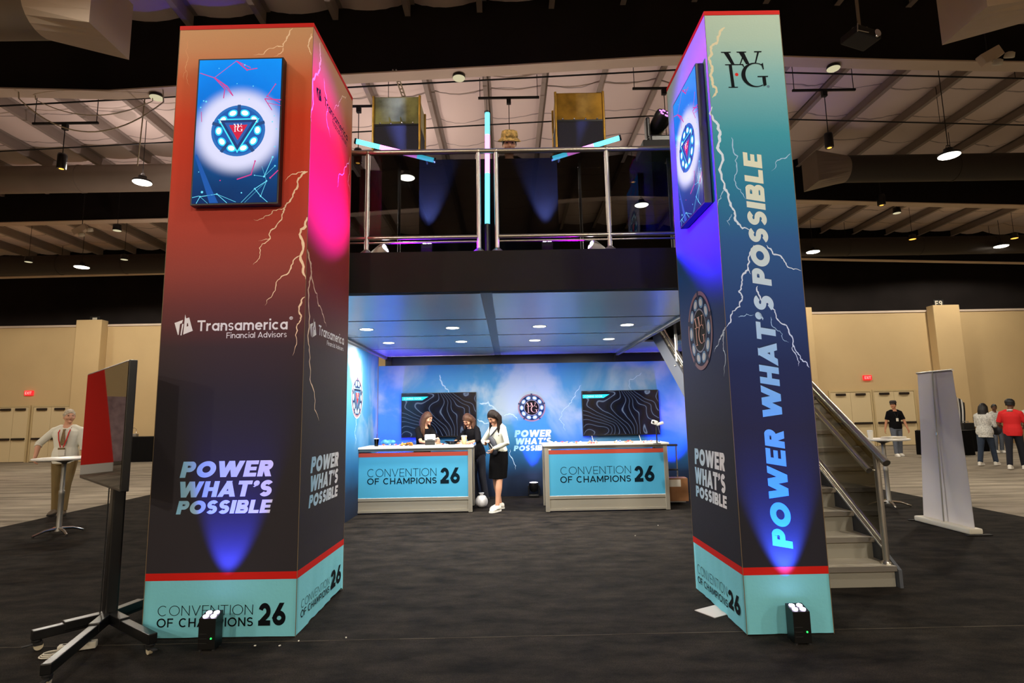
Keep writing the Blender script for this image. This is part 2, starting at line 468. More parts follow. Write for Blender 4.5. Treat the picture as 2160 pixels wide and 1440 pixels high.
def glyph(ch, w):
    """(advance width, polygons) of a letter with stroke weight w, capital height 1"""
    h = w / 2; P = []; x = .74; K = [0]

    def st(pts, ext=0., lo=0., hi=1., ww=None, closed=False):
        K[0] += 1
        for q in _ribbon(pts, ww or w, closed, ext):
            q = _clip(q, lo, hi)
            if q: P.append(Lay(q, K[0]))
    bars = min(w, .24)
    hb = bars / 2
    if ch in 'OQ': W = .98 + w * .2; st(_arc(W / 2, .5, (W - w) / 2, (1 - w) / 2 + .01, 0, 360, 40)[:-1], closed=True, lo=-.03, hi=1.03)
    elif ch in 'CG':
        W = .92 + w * .1; st(_arc(W / 2 + .03, .5, (W - w) / 2, (1 - w) / 2 + .01, 48, 312, 32), lo=-.03, hi=1.03)
        if ch == 'G': st([(W * .55, .5), (W - h, .5), (W - h, .16)])
    elif ch == 'I': W = w; st([(h, 0), (h, 1)])
    elif ch == 'L': W = .58 + w * .3; st([(h, 0), (h, 1)]); st([(0, hb), (W, hb)], ww=bars)
    elif ch in 'EF':
        W = .60 + w * .3; st([(h, 0), (h, 1)]); st([(0, 1 - hb), (W, 1 - hb)], ww=bars); st([(0, .5), (W * .93, .5)], ww=bars * .92)
        if ch == 'E': st([(0, hb), (W, hb)], ww=bars)
    elif ch == 'T': W = .70 + w * .35; st([(W / 2, 0), (W / 2, 1)]); st([(0, 1 - hb), (W, 1 - hb)], ww=bars)
    elif ch == 'H': W = .74 + w * .35; st([(h, 0), (h, 1)]); st([(W - h, 0), (W - h, 1)]); st([(0, .5), (W, .5)], ww=bars)
    elif ch == 'N': W = .74 + w * .4; st([(h, 0), (h, 1)]); st([(W - h, 0), (W - h, 1)]); st([(h, 1 - w * .3), (W - h, w * .3)], ext=w)
    elif ch == 'M':
        W = .88 + w * .6; st([(h, 0), (h, 1)]); st([(W - h, 0), (W - h, 1)]); st([(h, 1 - w * .3), (W / 2, .22)], ext=h * .6); st([(W - h, 1 - w * .3), (W / 2, .22)], ext=h * .6)
    elif ch == 'V': W = .80 + w * .5; st([(h, 1), (W / 2, h * .5)], ext=w); st([(W - h, 1), (W / 2, h * .5)], ext=w)
    elif ch == 'W':
        W = 1.22 + w * .7; a = W / 4
        st([(h, 1), (a + h * .4, 0)], ext=w); st([(a + h * .4, 0), (W / 2, 1)], ext=w); st([(W / 2, 1), (W - a - h * .4, 0)], ext=w); st([(W - a - h * .4, 0), (W - h, 1)], ext=w)
    elif ch == 'A':
        W = .82 + w * .6; st([(h * .9, 0), (W / 2, 1 - h * .4)], ext=w); st([(W - h * .9, 0), (W / 2, 1 - h * .4)], ext=w); st([(W * .24, .27), (W * .76, .27)], ww=bars * .9)
    elif ch == 'X': W = .8 + w * .4; st([(h, 0), (W - h, 1)], ext=w); st([(W - h, 0), (h, 1)], ext=w)
    elif ch in 'PR':
        W = .66 + w * .35; y0 = .40 if ch == 'R' else .36; r = (1 - y0 - 0) / 2; yc = (1 + y0) / 2; b2 = bars
        st([(h, 0), (h, 1)])
        st([(h, 1 - b2 / 2), (W - r, 1 - b2 / 2)] + _arc(W - r, yc, r - h, r - b2 / 2, 90, -90, 16) + [(h, y0 + b2 / 2)], ww=(w + b2) / 2)
        if ch == 'R': st([(W * .50, y0 + b2 * .5), (W - h * 1.0, 0)], ext=h, hi=.55)
    elif ch == 'B':
        W = .70 + w * .35; b2 = min(bars, .2); st([(h, 0), (h, 1)])
        for (lo_, hi_, ww_) in ((0, .53, W), (.53 - b2 * .5, 1, W * .94)):
            r = (hi_ - lo_) / 2; yc = (lo_ + hi_) / 2
            st([(h, hi_ - b2 / 2), (ww_ - r, hi_ - b2 / 2)] + _arc(ww_ - r, yc, r - h * .8, r - b2 / 2, 90, -90, 14) + [(h, lo_ + b2 / 2)], ww=(w + b2) / 2)
    elif ch == 'D':
        W = .80 + w * .3; st([(h, 0), (h, 1)]); st([(h, 1 - hb)] + _arc(W - .5, .5, .5 - h, .5 - hb, 90, -90, 22) + [(h, hb)])
    elif ch in 'Ss':
        W = .62 + w * .4; s_ = min(w, .235); ry = (1 - s_) / 4; rx = (W - w) / 2
        st(_arc(W / 2, 1 - s_ / 2 - ry, rx, ry, 28, 270, 20) + _arc(W / 2, s_ / 2 + ry, rx, ry, 90, -152, 20)[1:], ww=s_ * .5 + w * .5, lo=-.02, hi=1.02)
        if ch == 's': P = [Lay([(px_ * .72, py_ * .72) for px_, py_ in q], q.k) for q in P]; W *= .72
    elif ch == '2':
        W = .62 + w * .2; rx = (W - w) / 2; ry = .5 * (.58 - w * .3)
        st(_arc(W / 2, 1 - h - ry, rx, ry, 165, -35, 22) + [(h * .9, h)], ext=0); st([(0, hb), (W, hb)], ww=bars)
    elif ch == '6':
        W = .68 + w * .2; ry = (.66 - w) / 2; rx = (W - w) / 2
        st(_arc(W / 2, h + ry, rx, ry, 0, 360, 32)[:-1], closed=True); st([(W * .70, 1), (W / 2 - rx * .93, h + ry * 1.25)], ext=w * .6)
    elif ch == '0': W = .68 + w * .2; st(_arc(W / 2, .5, (W - w) / 2, .5 - h, 0, 360, 32)[:-1], closed=True)
    elif ch == '9':
        W = .66 + w * .2; ry = (.62 - w) / 2; rx = (W - w) / 2; st(_arc(W / 2, 1 - h - ry, rx, ry, 0, 360, 32)[:-1], closed=True); st(_arc(W / 2 - rx * .2, 1 - h - ry, rx * 1.2, 1 - w - ry, 0, -90, 12))
    elif ch == "'":
        W = w * 1.25; P.append(_arc(W * .5, 1 - w * .58, w * .58, w * .58, 0, 360, 16)[:-1]); P.append([(W * .5 + w * .58, 1 - w * .58), (W * .5 + w * .1, 1 - w * .9), (0, .62), (w * .34, .58), (W * .5 + w * .45, .74)])
    elif ch == ' ': W = .30
    elif ch == '®':
        W = .34; P2 = []
        for q in _ribbon(_arc(.17, .98, .13, .13, 0, 360, 20)[:-1], .045, True): P.append(q)
        gw, gp = glyph('R', .22)
        for q in gp: P.append([(.11 + a * .15, .905 + b * .15) for a, b in q])
    else:
        xh = .72; r = (xh - w) / 2; yc = xh / 2
        if ch in 'aecod':
            W = .62 + w * .5
            if ch in 'ado': rx = (W - w) / 2; st(_arc(h + rx, yc, rx, r, 0, 360, 26)[:-1], closed=True, lo=-.02, hi=1.02)
            if ch == 'a': st([(W - h, 0), (W - h, xh)])
            if ch == 'd': st([(W - h, 0), (W - h, 1)])
            if ch == 'c': rx = (W - w) / 2; st(_arc(h + rx, yc, rx, r, 48, 312, 22)); W *= .94
            if ch == 'e': rx = (W - w) / 2; st(_arc(h + rx, yc, rx, r, 0, 318, 22)); st([(h, yc), (W, yc)], ww=w * .85)
        elif ch == 'n': W = .55 + w * .5; rx = (W - w) / 2; st([(h, 0), (h, xh)]); st([(h, xh - h - rx)] + _arc(W / 2, xh - h - rx, rx, rx, 180, 0, 14) + [(W - h, 0)])
        elif ch == 'm':
            W = .90 + w * .7; q = (W - w) / 2; rx = q / 2; st([(h, 0), (h, xh)])
            for k in (0, 1): st(_arc(h + q * k + rx, xh - h - rx, rx, rx, 180, 0, 12) + [(h + q * (k + 1), 0)])
        elif ch == 'r': W = .36 + w * .4; st([(h, 0), (h, xh)]); st(_arc(W * .98, xh - h - .26, W - h, .26, 180, 92, 8))
        elif ch == 'i': W = w; st([(h, 0), (h, xh)]); P.append([(0, .86), (w, .86), (w, 1.03), (0, 1.03)])
        elif ch == 'l': W = w; st([(h, 0), (h, 1.03)])
        elif ch == 'v': W = .58 + w * .4; st([(h, xh), (W / 2, h * .5)], ext=w, hi=xh); st([(W - h, xh), (W / 2, h * .5)], ext=w, hi=xh)
        else: W = .4
    return W, P


def write(mb, face, text, a0, b0, width, cap, weight, gap=.14, slant=0., h=.0012, vertical=False):
    """flat letters on a face: lower left corner (a0, b0), total width and capital height in metres"""
    x = 0.; items = []
    for ch in text:
        W, P = glyph(ch, weight); items.append((x, P)); x += W + gap
    k = width / (x - gap)
    for k_i, (ox, P) in enumerate(items):
        for q in P:
            pts = []; hh = h + getattr(q, 'k', 1) * .00011
            for (px_, py_) in q:
                a = (ox + px_) * k + py_ * cap * slant; b = py_ * cap
                pts.append(face.p(a0 - b, b0 + a, hh) if vertical else face.p(a0 + a, b0 + b, hh))
            mb.poly(pts)
    return mb


WFG = ([[(975, 712), (1040, 712), (1112, 884), (1066, 884)], [(1192, 884), (1176, 884), (1216, 782), (1228, 800)], [(1180, 712), (1250, 712), (1312, 880), (1266, 884)], [(1384, 868), (1402, 868), (1454, 712), (1428, 712)],
        [(935, 697), (1072, 697), (1066, 712), (941, 712)], [(1146, 697), (1282, 697), (1276, 712), (1152, 712)], [(1384, 694), (1492, 694), (1486, 710), (1390, 710)],
        [(1030, 888), (1070, 888), (1088, 1212), (1046, 1212)], [(978, 880), (1226, 880), (1222, 893), (982, 893)], [(1004, 1209), (1132, 1209), (1130, 1220), (1006, 1220)], [(1206, 886), (1226, 886), (1242, 930), (1234, 930)],
        [(1470, 1066), (1516, 1066), (1520, 1190), (1478, 1205)], [(1404, 1058), (1552, 1058), (1546, 1071), (1410, 1071)], [(1470, 884), (1494, 866), (1500, 962), (1488, 962)]])


def _g_arc():
    o = _arc(1378, 1040, 188, 176, 52, 300, 30); i = _arc(1392, 1040, 148, 164, 52, 300, 30)
    return [[o[k], o[k + 1], i[k + 1], i[k]] for k in range(30)]


def monogram(mb, face, ca, cb, width, h=.004, dot=None):
    """three serif letters stacked as a monogram, centred on (ca, cb)"""
    k = width / 617.
    for n, q in enumerate(WFG + [[(x_, 2080 - y_) for x_, y_ in p_] for p_ in _g_arc()]):
        mb.poly([face.p(ca + (x_ - 1243) * k, cb - (y_ - 958) * k, h + .0002 * min(n, 14)) for x_, y_ in q])
    if dot is not None:
        mb.use(dot); mb.poly([face.p(ca + (1128 + 24 * math.cos(t * PI / 8) - 1243) * k, cb - (1030 + 24 * math.sin(t * PI / 8) - 958) * k, h) for t in range(16)])
    return mb


def wing_mark(mb, face, ca, cb, width, h=.004):
    """the sliced pyramid mark beside the first name on the pillar"""
    k = width / 306.
    for n, q in enumerate(([(100, 235), (235, 188), (222, 240), (190, 255), (178, 432), (165, 432)], [(226, 252), (248, 256), (226, 442), (208, 440)],
              [(266, 100), (284, 160), (310, 180), (300, 300), (252, 430)], [(284, 165), (335, 150), (372, 270), (330, 290), (318, 240), (298, 250)], [(300, 300), (330, 290), (372, 270), (406, 370), (252, 430), (290, 330)])):
        mb.poly([face.p(ca + (x_ - 253) * k, cb - (y_ - 270) * k, h + .0002 * n) for x_, y_ in q])
    return mb


def bolt(mb, face, pts, w0, w1, seed=1, rough=.07, h=.003, depth=3, twigs=0):
    """a printed fork of lightning: pts are (a, b) on the face, width from w0 to w1"""
    rnd = random.Random(seed); P = [Vector(p) for p in pts]
    for _ in range(depth):
        Q = [P[0]]
        for a, b in zip(P, P[1:]):
            d = b - a; m = (a + b) / 2 + Vector((-d.y, d.x)) * rnd.uniform(-rough, rough) * 2; Q += [m, b]
        P = Q
    n = len(P); L, R = [], []
    for i in range(n):
        t = (P[min(i + 1, n - 1)] - P[max(i - 1, 0)]).normalized(); w = (w0 + (w1 - w0) * i / (n - 1)) * rnd.uniform(.6, 1.2) / 2 * min(1, .35 + i * .25, .2 + (n - 1 - i) * .25)
        L.append(P[i] + Vector((-t.y, t.x)) * w); R.append(P[i] - Vector((-t.y, t.x)) * w)
    for i in range(n - 1):
        mb.poly([face.p(*q, h) for q in (L[i], R[i], R[i + 1], L[i + 1])])
    return mb


def ring(mb, face, ca, cb, r0, r1, h=.004, n=40, sx=1.):
    for i in range(n):
        a, b = 2 * PI * i / n, 2 * PI * (i + 1) / n
        mb.poly([face.p(ca + r * math.cos(t) * sx, cb + r * math.sin(t), h) for r, t in ((r0, a), (r1, a), (r1, b), (r0, b))])
    return mb


def disc(mb, face, ca, cb, r, h=.004, n=32, sx=1.):
    mb.poly([face.p(ca + r * math.cos(2 * PI * i / n) * sx, cb + r * math.sin(2 * PI * i / n), h) for i in range(n)])
    return mb


# ================================================================== the hall
HX, HY0, HY1 = 27.0, -13.0, 24.6
RIDGE, ROOF, FALL = 3.5, 9.5, .042


def roof_z(x):
    return ROOF - FALL * abs(x - RIDGE)


mb = MB(); mb.poly([(-HX, HY0, 0), (HX, HY0, 0), (HX, HY1, 0), (-HX, HY1, 0)])
struct(mb.build('floor', carpet_mat('hall_carpet', (98, 91, 80), (164, 153, 136), 1.1, (.45, 3.2))))

mb = MB(); mb.span((-7.85, -7.5, .0005), (7.25, 13.0, .009))
tag(mb.build('exhibition_carpet', carpet_mat('booth_carpet', (13, 12, 12), (48, 43, 38), 2.6, (1., 2.), fine=.4)), 'large charcoal carpet laid over the paler hall floor under the booth', 'carpet')
_y = at(1000, 1347, Z=0).y
_m = MB()
for _k in range(60): _m.span((-7.8 + .25 * _k, _y + random.uniform(-.004, .002), .009), (-7.8 + .25 * (_k + 1), _y + random.uniform(.003, .007), .0105))
_m.build('seam', M('carpet_seam', (66, 58, 46), .9), bpy.data.objects['exhibition_carpet'])

# walls: pale below, black above
GAP_Z = 5.86
for nm, a, b in (('wall_back', (-HX, HY1, 0), (HX, HY1 + .2, GAP_Z)), ('wall_left', (-HX - .2, HY0, 0), (-HX, HY1, GAP_Z)), ('wall_right', (HX, HY0, 0), (HX + .2, HY1, GAP_Z)), ('wall_front', (-HX, HY0 - .2, 0), (HX, HY0, GAP_Z))):
    struct(MB().span(a, b).build(nm, MT['beige']))
    b = (b[0], b[1], 10.); a = (a[0], a[1], GAP_Z)
    struct(MB().span(a, b).build('wall_upper_' + nm[5:], MT['upper']))
struct(MB().span((-HX, HY1 - .05, GAP_Z - .06), (HX, HY1 - .001, GAP_Z + .03)).build('trim_1', MT['flange']))
struct(MB().span((-HX, HY1 - .03, 0), (-22.3, HY1 - .001, .1)).span((-18.7, HY1 - .03, 0), (13.8, HY1 - .001, .1)).span((17.9, HY1 - .03, 0), (HX, HY1 - .001, .1)).build('baseboard_back', MT['beige_dark']))
struct(MB().span((18.2, HY1 - .04, .98), (HX, HY1 - .001, 1.16)).build('trim_2', MT['dark_metal']))
struct(MB().span((18.2, HY1 - .012, .1), (HX, HY1 - .001, .98)).build('trim_3', MT['beige_dark']))
for i, (x0, x1) in enumerate(((-18.65, -17.55), (18.62, 19.78), (12.2, 13.3), (-9.5, -8.4), (3.2, 4.3))):
    struct(MB().rbox(((x0 + x1) / 2, HY1 - .22, (GAP_Z + .18) / 2), (x1 - x0, .42, GAP_Z + .18), .03).build('column_%d' % (i + 1), MT['beige']))


def double_door(k, x0, x1, h, label):
    y = HY1 - .002
    o = struct(MB().span((x0 - .07, y - .06, 0), (x0, y, h + .08)).span((x1, y - .06, 0), (x1 + .07, y, h + .08)).span((x0, y - .06, h), (x1, y, h + .08)).build('door_%d' % k, MT['door_frame']))
    o['label'] = label
    xm = (x0 + x1) / 2
    for a, b in ((x0 + .01, xm - .006), (xm + .006, x1 - .01)):
        lf = MB().span((a, y - .045, .025), (b, y - .003, h - .01)).build('leaf', MT['door'], o)
        MB().rbox(((a + b) / 2, y - .095, .98), (b - a - .08, .06, .09), .015).span((a + .05, y - .07, .95), (a + .12, y - .04, 1.01)).span((b - .12, y - .07, .95), (b - .05, y - .04, 1.01)).build('push_bar', MT['dark_metal'], lf)
        MB().rbox(((a + b) / 2, y - .08, h - .10), (.42, .07, .10), .015).build('closer', MT['dark_metal'], lf)
    MB().span((x0, y - .05, .0), (x1, y - .01, .024)).build('threshold', MT['gaff'], o)


double_door(1, -21.95, -20.66, 2.34, 'double door nearest the left edge')
double_door(2, -20.46, -18.93, 2.33, 'double door beside the left wall column')
double_door(3, 13.98, 15.72, 2.32, 'double door behind the stair railing')
double_door(4, 15.88, 17.62, 2.33, 'double door behind the man in black')

for x, lab in ((-20.72, 'small red exit sign on the beige wall above the two left doors'), (15.67, 'small red exit sign on the beige wall above the two right doors')):
    y = HY1 - .004
    t = thing('exit_sign', lab, 'exit sign', (x, y, 2.94), 0, 'exit signs')
    MB().rbox((0, -.04, 0), (.36, .07, .21), .012).build('housing', MT['exit'], t)
    f = Face((x - .14, y - .078, 2.94 - .06), (1, 0, 0)); m2 = MB(); write(m2, f, 'EXIT', 0, 0, .28, .12, .2); m2.build('lettering', MT['exit_ink'], t, True)
for x, z, txt, lab in ((19.2, 6.18, 'E9', 'pale bay sign lettered E9 on the black band above the right column'), (-18.15, 6.1, 'E8', 'small dim bay marker on the black band above the left column')):
    y = HY1 - .004
    t = thing('bay_sign', lab, 'sign', (x, y, z), 0)
    MB().span((-.22, -.03, -.16), (.22, 0, .16)).build('plate', MT['black'], t)
    if txt == 'E9':
        f = Face((x - .16, y - .034, z - .12), (1, 0, 0)); m2 = MB(); write(m2, f, txt, 0, 0, .32, .24, .2); m2.build('lettering', MT['offwhite'], t, True)
    else:
        MB().span((-.1, -.04, -.1), (.1, -.03, .1)).build('marker', MT['offwhite'], t)

# ---- roof: insulation blankets sagging between purlins
PX = [-3.08 + 1.35 * k for k in range(-18, 23)]
PX = [x for x in PX if -HX < x < HX]
ins = M('insulation', (226, 208, 200), .8, bump=(1.6, .5))
_t = ins.node_tree; _b = _t.nodes['Principled BSDF']
_tc = node(_t, 'ShaderNodeTexCoord'); _sx = node(_t, 'ShaderNodeSeparateXYZ'); _t.links.new(_tc.outputs['Object'], _sx.inputs[0])
_nn = node(_t, 'ShaderNodeTexNoise'); _nn.inputs['Scale'].default_value = .9; _t.links.new(_tc.outputs['Object'], _nn.inputs['Vector'])
_ma = node(_t, 'ShaderNodeMath', operation='MULTIPLY_ADD'); _ma.inputs[1].default_value = .5; _t.links.new(_nn.outputs['Fac'], _ma.inputs[0]); _t.links.new(_sx.outputs[1], _ma.inputs[2])
_mm = node(_t, 'ShaderNodeMath', operation='MULTIPLY'); _mm.inputs[1].default_value = .78; _t.links.new(_ma.outputs[0], _mm.inputs[0])
_fr = node(_t, 'ShaderNodeMath', operation='FRACT'); _t.links.new(_mm.outputs[0], _fr.inputs[0])
_cr = node(_t, 'ShaderNodeValToRGB'); _e = _cr.color_ramp.elements
_e[0].position = 0; _e[0].color = lin((96, 86, 84)) + (1,); _e[1].position = .045; _e[1].color = lin((226, 208, 200)) + (1,)
_t.links.new(_fr.outputs[0], _cr.inputs[0]); _t.links.new(_cr.outputs[0], _b.inputs['Base Color'])
mb = MB()
ys = [HY0 + .7 * k for k in range(int((HY1 - HY0) / .7) + 1)] + [HY1]
rn = random.Random(5)
edges = [-HX] + PX + [HX]
for x0, x1 in zip(edges, edges[1:]):
    ph = rn.uniform(0, 6); dep = rn.uniform(.1, .17)
    NX = 6; vs = []
    for y in ys:
        for i in range(NX + 1):
            u = i / NX; x = x0 + (x1 - x0) * u
            vs.append((x, y, roof_z(x) + .02 - math.sin(PI * u) * dep * (.75 + .35 * math.sin(y * 4.4 + ph))))
    fs = [(j * (NX + 1) + i, j * (NX + 1) + i + 1, (j + 1) * (NX + 1) + i + 1, (j + 1) * (NX + 1) + i) for j in range(len(ys) - 1) for i in range(NX)]
    mb.add(vs, fs, True)
struct(mb.build('ceiling', ins))
for x in PX:
    if -19.5 < x < 19.5:
        z = roof_z(x)
        # a Z-shaped purlin: web and two flanges
        struct(MB().span((x - .012, HY0, z - .24), (x + .012, HY1, z + .02)).span((x - .09, HY0, z - .255), (x + .012, HY1, z - .24)).span((x - .012, HY0, z - .02), (x + .09, HY1, z + .0)).build('trim_purlin', MT['purlin']))
# ---- tapered main frames across the hall: black web, pale bottom flange
PROF = [(-26.5, 7.55), (-9.2, 7.70), (-7.25, 7.62), (-6.0, 7.69), (-3, 7.87), (.17, 8.01), (2.9, 8.15), (3.6, 8.16), (5.2, 8.11), (7.3, 8.01), (9.7, 7.93), (14, 7.75), (26.5, 7.3)]
for y, m in ((9.7, MT['upper']), (16.5, MT['upper']), (22.6, MT['upper'])):
    vs = []; fs = []
    mb = MB(); mb.use(m)
    pr = [(x, z) for x, z in PROF]
    for (xa, za), (xb, zb) in zip(pr, pr[1:]):
        for yy in (y, y + .03):
            pass
        ta, tb = roof_z(xa) + .02, roof_z(xb) + .02
        mb.add([(xa, y, za), (xb, y, zb), (xb, y, tb), (xa, y, ta), (xa, y + .03, za), (xb, y + .03, zb), (xb, y + .03, tb), (xa, y + .03, ta)], [(0, 1, 2, 3), (5, 4, 7, 6), (0, 4, 5, 1), (3, 2, 6, 7)])
    struct(mb.build('trim_frame_web', None))
    mb = MB()
    for (xa, za), (xb, zb) in zip(pr, pr[1:]):
        mb.add([(xa, y - .02, za), (xb, y - .02, zb), (xb, y + .27, zb), (xa, y + .27, za), (xa, y - .02, za - .025), (xb, y - .02, zb - .025), (xb, y + .27, zb - .025), (xa, y + .27, za - .025)], [(0, 1, 2, 3), (7, 6, 5, 4), (0, 4, 5, 1), (2, 6, 7, 3)])
    struct(mb.build('trim_frame_flange', MT['flange']))


# ---- round air ducts with a rectangular mouth
def duct(x0, x1, y, z, r, label, mouth=None, mat='duct', mz=0.):
    """round duct along X; mouth: +1/-1 end that flares into a square outlet"""
    t = thing('air_duct', label, 'air duct', (x0, y, z), 0, 'round ceiling ducts')
    MB().tube([(x0, y, z), (x1, y, z)], r, 24).build('pipe', MT[mat], t, True)
    for k in range(1, 5):
        xx = x0 + (x1 - x0) * k / 5
        MB().tube([(xx - .03, y, z), (xx + .03, y, z)], r + .012, 24).build('band', MT[mat], t, True)
    for k in (1, 3):
        xx = x0 + (x1 - x0) * k / 5
        MB().tube([(xx, y, z + r), (xx, y, roof_z(xx) - .1)], .008, 6).build('hanger', MT['cable'], t, True)
    if mouth:
        xe = x1 if mouth > 0 else x0; e = mouth; n = 24; s = r * 1.12
        vs = []
        for k in range(n):
            w = 2 * PI * k / n + PI / 4; vs.append((xe, y + r * math.cos(w), z + r * math.sin(w)))
        for k in range(n):
            w = 2 * PI * k / n + PI / 4; c, q = math.cos(w), math.sin(w); g = s / max(abs(c), abs(q)); vs.append((xe + e * r * 2.6, y + g * c * .95, z + g * q * 1.05 - .05 + mz))
        f = [(k, (k + 1) % n, n + (k + 1) % n, n + k) for k in range(n)]
        m = MB().add(vs, f); m.add([vs[n + k] for k in range(n)], [tuple(range(n))])
        m.build('mouth', MT['flange' if mat == 'duct' else 'duct'], t, True)


duct(-16, -6.2, 7.0, 7.1, .36, 'big grey round duct with square mouth in the upper left corner', 1)
duct(7.2, 16, 7.0, 7.15, .36, 'grey round duct whose square mouth pokes into the upper right corner', -1)
duct(-22, -8.7, 14.5, 8.08, .36, 'long round duct above the lit lamp to the left of the red pillar', 1)
duct(9.2, 24, 14.5, 8.02, .36, 'long dark round duct right of the blue pillar behind the lit lamp', -1, 'duct_dark')
duct(-25, -12.4, 21.6, 7.75, .38, 'farthest round duct low on the left below the other ducts', 1, 'duct_dark')
duct(10.6, 25, 21.6, 7.95, .36, 'farthest round duct low on the right above the black wall', None, 'duct_dark')


# ---- lamps of the hall
def bay_lamp(x, y, z, label, lit, r=.2, tilt=0.):
    t = thing('high_bay_lamp', label, 'ceiling lamp', (x, y, z), 0, 'round high-bay lamps')
    MB().lathe([(.05, .17), (.09, .16), (.10, .06), (r * .96, .05), (r, .03), (r, .004)], (0, 0, 0), 28).build('housing', MT['satin_black'], t)
    MB().lathe([(r * .97, 0.), (r * .9, -.012), (1e-4, -.016)], (0, 0, 0), 28).build('lens', MT['glow_white' if lit else 'glow_dim'], t)
    MB().tube([(0, 0, .17), (0, 0, roof_z(x) - z + .01)], .008, 6).tube([(-.05, 0, .17), (-.03, 0, .24), (.03, 0, .24), (.05, 0, .17)], .008, 6).build('hanger', MT['cable'], t)
    return t


LL = ['lit round lamp just left of the red pillar', 'lit lamp seen through the glass left of the light tube', 'lit lamp seen through the glass right of the light tube', 'largest lit lamp high on the right of the blue pillar', 'lit lamp lowest on the far left of the hall', 'lit lamp beside the right edge of the blue pillar', 'lit lamp lowest at the far right edge']
for (x, y, z, p, up), lb in zip(BAYS, LL + ['lit round lamp added outside the view'] * 9):
    bay_lamp(x, y, z, lb, True, .21 if y < 18 else .24)
for (px_, py_, Y, r), lb in zip(((330, 206, 9.9, .12), (968, 165, 9.9, .12), (1758, 145, 9.9, .12)), ('small unlit round lamp under the frame left of the red pillar', 'small unlit round lamp under the frame between the two pillars', 'small unlit round lamp under the frame right of the blue pillar')):
    p = at(px_, py_, Y=Y); bay_lamp(p.x, p.y, p.z, lb, False, r)


def pendant(px_, y0, y1, Y, label, lit, bar=True, r=.09):
    """black cylinder lamp on a rod under a short bar fixed to two purlins; y0, y1: top of the rod and mouth of the lamp"""
    a, b = at(px_, y0, Y=Y), at(px_, y1, Y=Y); x = a.x; zt = a.z; zb = b.z
    t = thing('pendant_lamp', label, 'pendant lamp', (x, Y, zb), 0, 'black cylinder pendants')
    if bar:
        MB().span((-.7, -.02, zt - zb), (.7, .02, zt - zb + .045)).span((-.05, -.04, zt - zb - .13), (.05, .04, zt - zb)).build('bar', MT['black'], t)
        for q in (-.66, .66): MB().tube([(q, 0, zt - zb), (q, 0, roof_z(x + q) - zb)], .008, 6).build('hanger', MT['cable'], t)
    else:
        MB().tube([(0, 0, zt - zb), (0, 0, roof_z(x) - zb)], .009, 6).build('hanger', MT['cable'], t)
    MB().tube([(0, 0, zt - zb), (0, 0, .3)], .009, 6).build('rod', MT['cable'], t)
    MB().lathe([(.02, .34), (r * .9, .33), (r, .29), (r, .02), (r * .94, 0)], (0, 0, 0), 18).build('shade', MT['satin_black'], t)
    MB().lathe([(r * .8, .02), (r * .5, .0), (1e-4, -.01)], (0, 0, 0), 18).build('bulb', MT['glow_amber' if lit else 'glow_dim'], t)


pendant(138, 262, 356, 11.4, 'black cylinder pendant high at the left, left of the lit round lamp', True)
pendant(1738, 192, 312, 11.6, 'black cylinder pendant with a warm bulb right of the blue pillar', True)
pendant(757, 226, 344, 11.9, 'black cylinder pendant behind the railing close to the red pillar', True)
pendant(1073, 208, 330, 12.1, 'black cylinder pendant hidden behind the patterned hat', False)
pendant(1400, 188, 330, 11.8, 'black cylinder pendant above the moving stage light', False)
pendant(1331, 300, 384, 15.4, 'black cylinder pendant seen through the glass right of the light tube', True, False)
pendant(1857, 408, 433, 16.2, 'dark cylinder lamp in front of the second frame on the right', True, False, .11)
for (px_, py_, Y), lb in zip(((262, 548, 19), (60, 553, 19), (1892, 450, 17), (1925, 505, 20), (247, 487, 16.2), (2140, 503, 20), (425 - 180, 488, 16.2)),
                            ('small dim downlight between the two lit lamps on the far left', 'small dim downlight near the left edge above the black wall', 'small pale downlight below the second frame on the right', 'small amber downlight on the far right duct', 'pale downlight on the second frame left of the red pillar', 'amber downlight at the right edge beside a lit lamp', None)):
    if lb is None: continue
    p = at(px_, py_, Y=Y)
    t = thing('downlight', lb, 'ceiling lamp', p, 0, 'small hall downlights')
    MB().lathe([(.06, .2), (.11, .18), (.12, .01)], (0, 0, 0), 16).tube([(0, 0, .2), (0, 0, max(.4, roof_z(p.x) - p.z + .01))], .007, 5).build('shade', MT['satin_black'], t)
    MB().lathe([(.11, .008), (1e-4, 0)], (0, 0, 0), 16).build('lens', MT['glow_amber' if 'amber' in lb else 'glow_dim'], t)
for (pa, pb), lb in ((((2088, 118), (2040, 150)), 'white twin spotlight box under the frame at the upper right'), (((170, 485), (185, 487)), 'white twin spotlight box on the second frame left of the red pillar')):
    Y = 9.6 if pa[0] > 1000 else 16.2
    p = at(*pa, Y=Y)
    t = thing('emergency_light', lb, 'emergency light', p, 0)
    MB().rbox((0, 0, 0), (.42, .14, .2), .02, rot('Y', -.5)).build('case', MT['flange'], t)
    for s in (-1, 1):
        MB().lathe([(.03, .06), (.075, .04), (.085, -.04), (.07, -.05), (1e-4, -.05)], (s * .12 + .2, -.05, -.02 - .14 * (s < 0)), 14, rot('X', .5)).build('lamp_head', MT['offwhite'], t)
    zz = roof_z(p.x) - p.z
    MB().tube([(0, .05, .08), (0, .05, zz - .12)], .01, 6).build('bracket', MT['cable'], t)

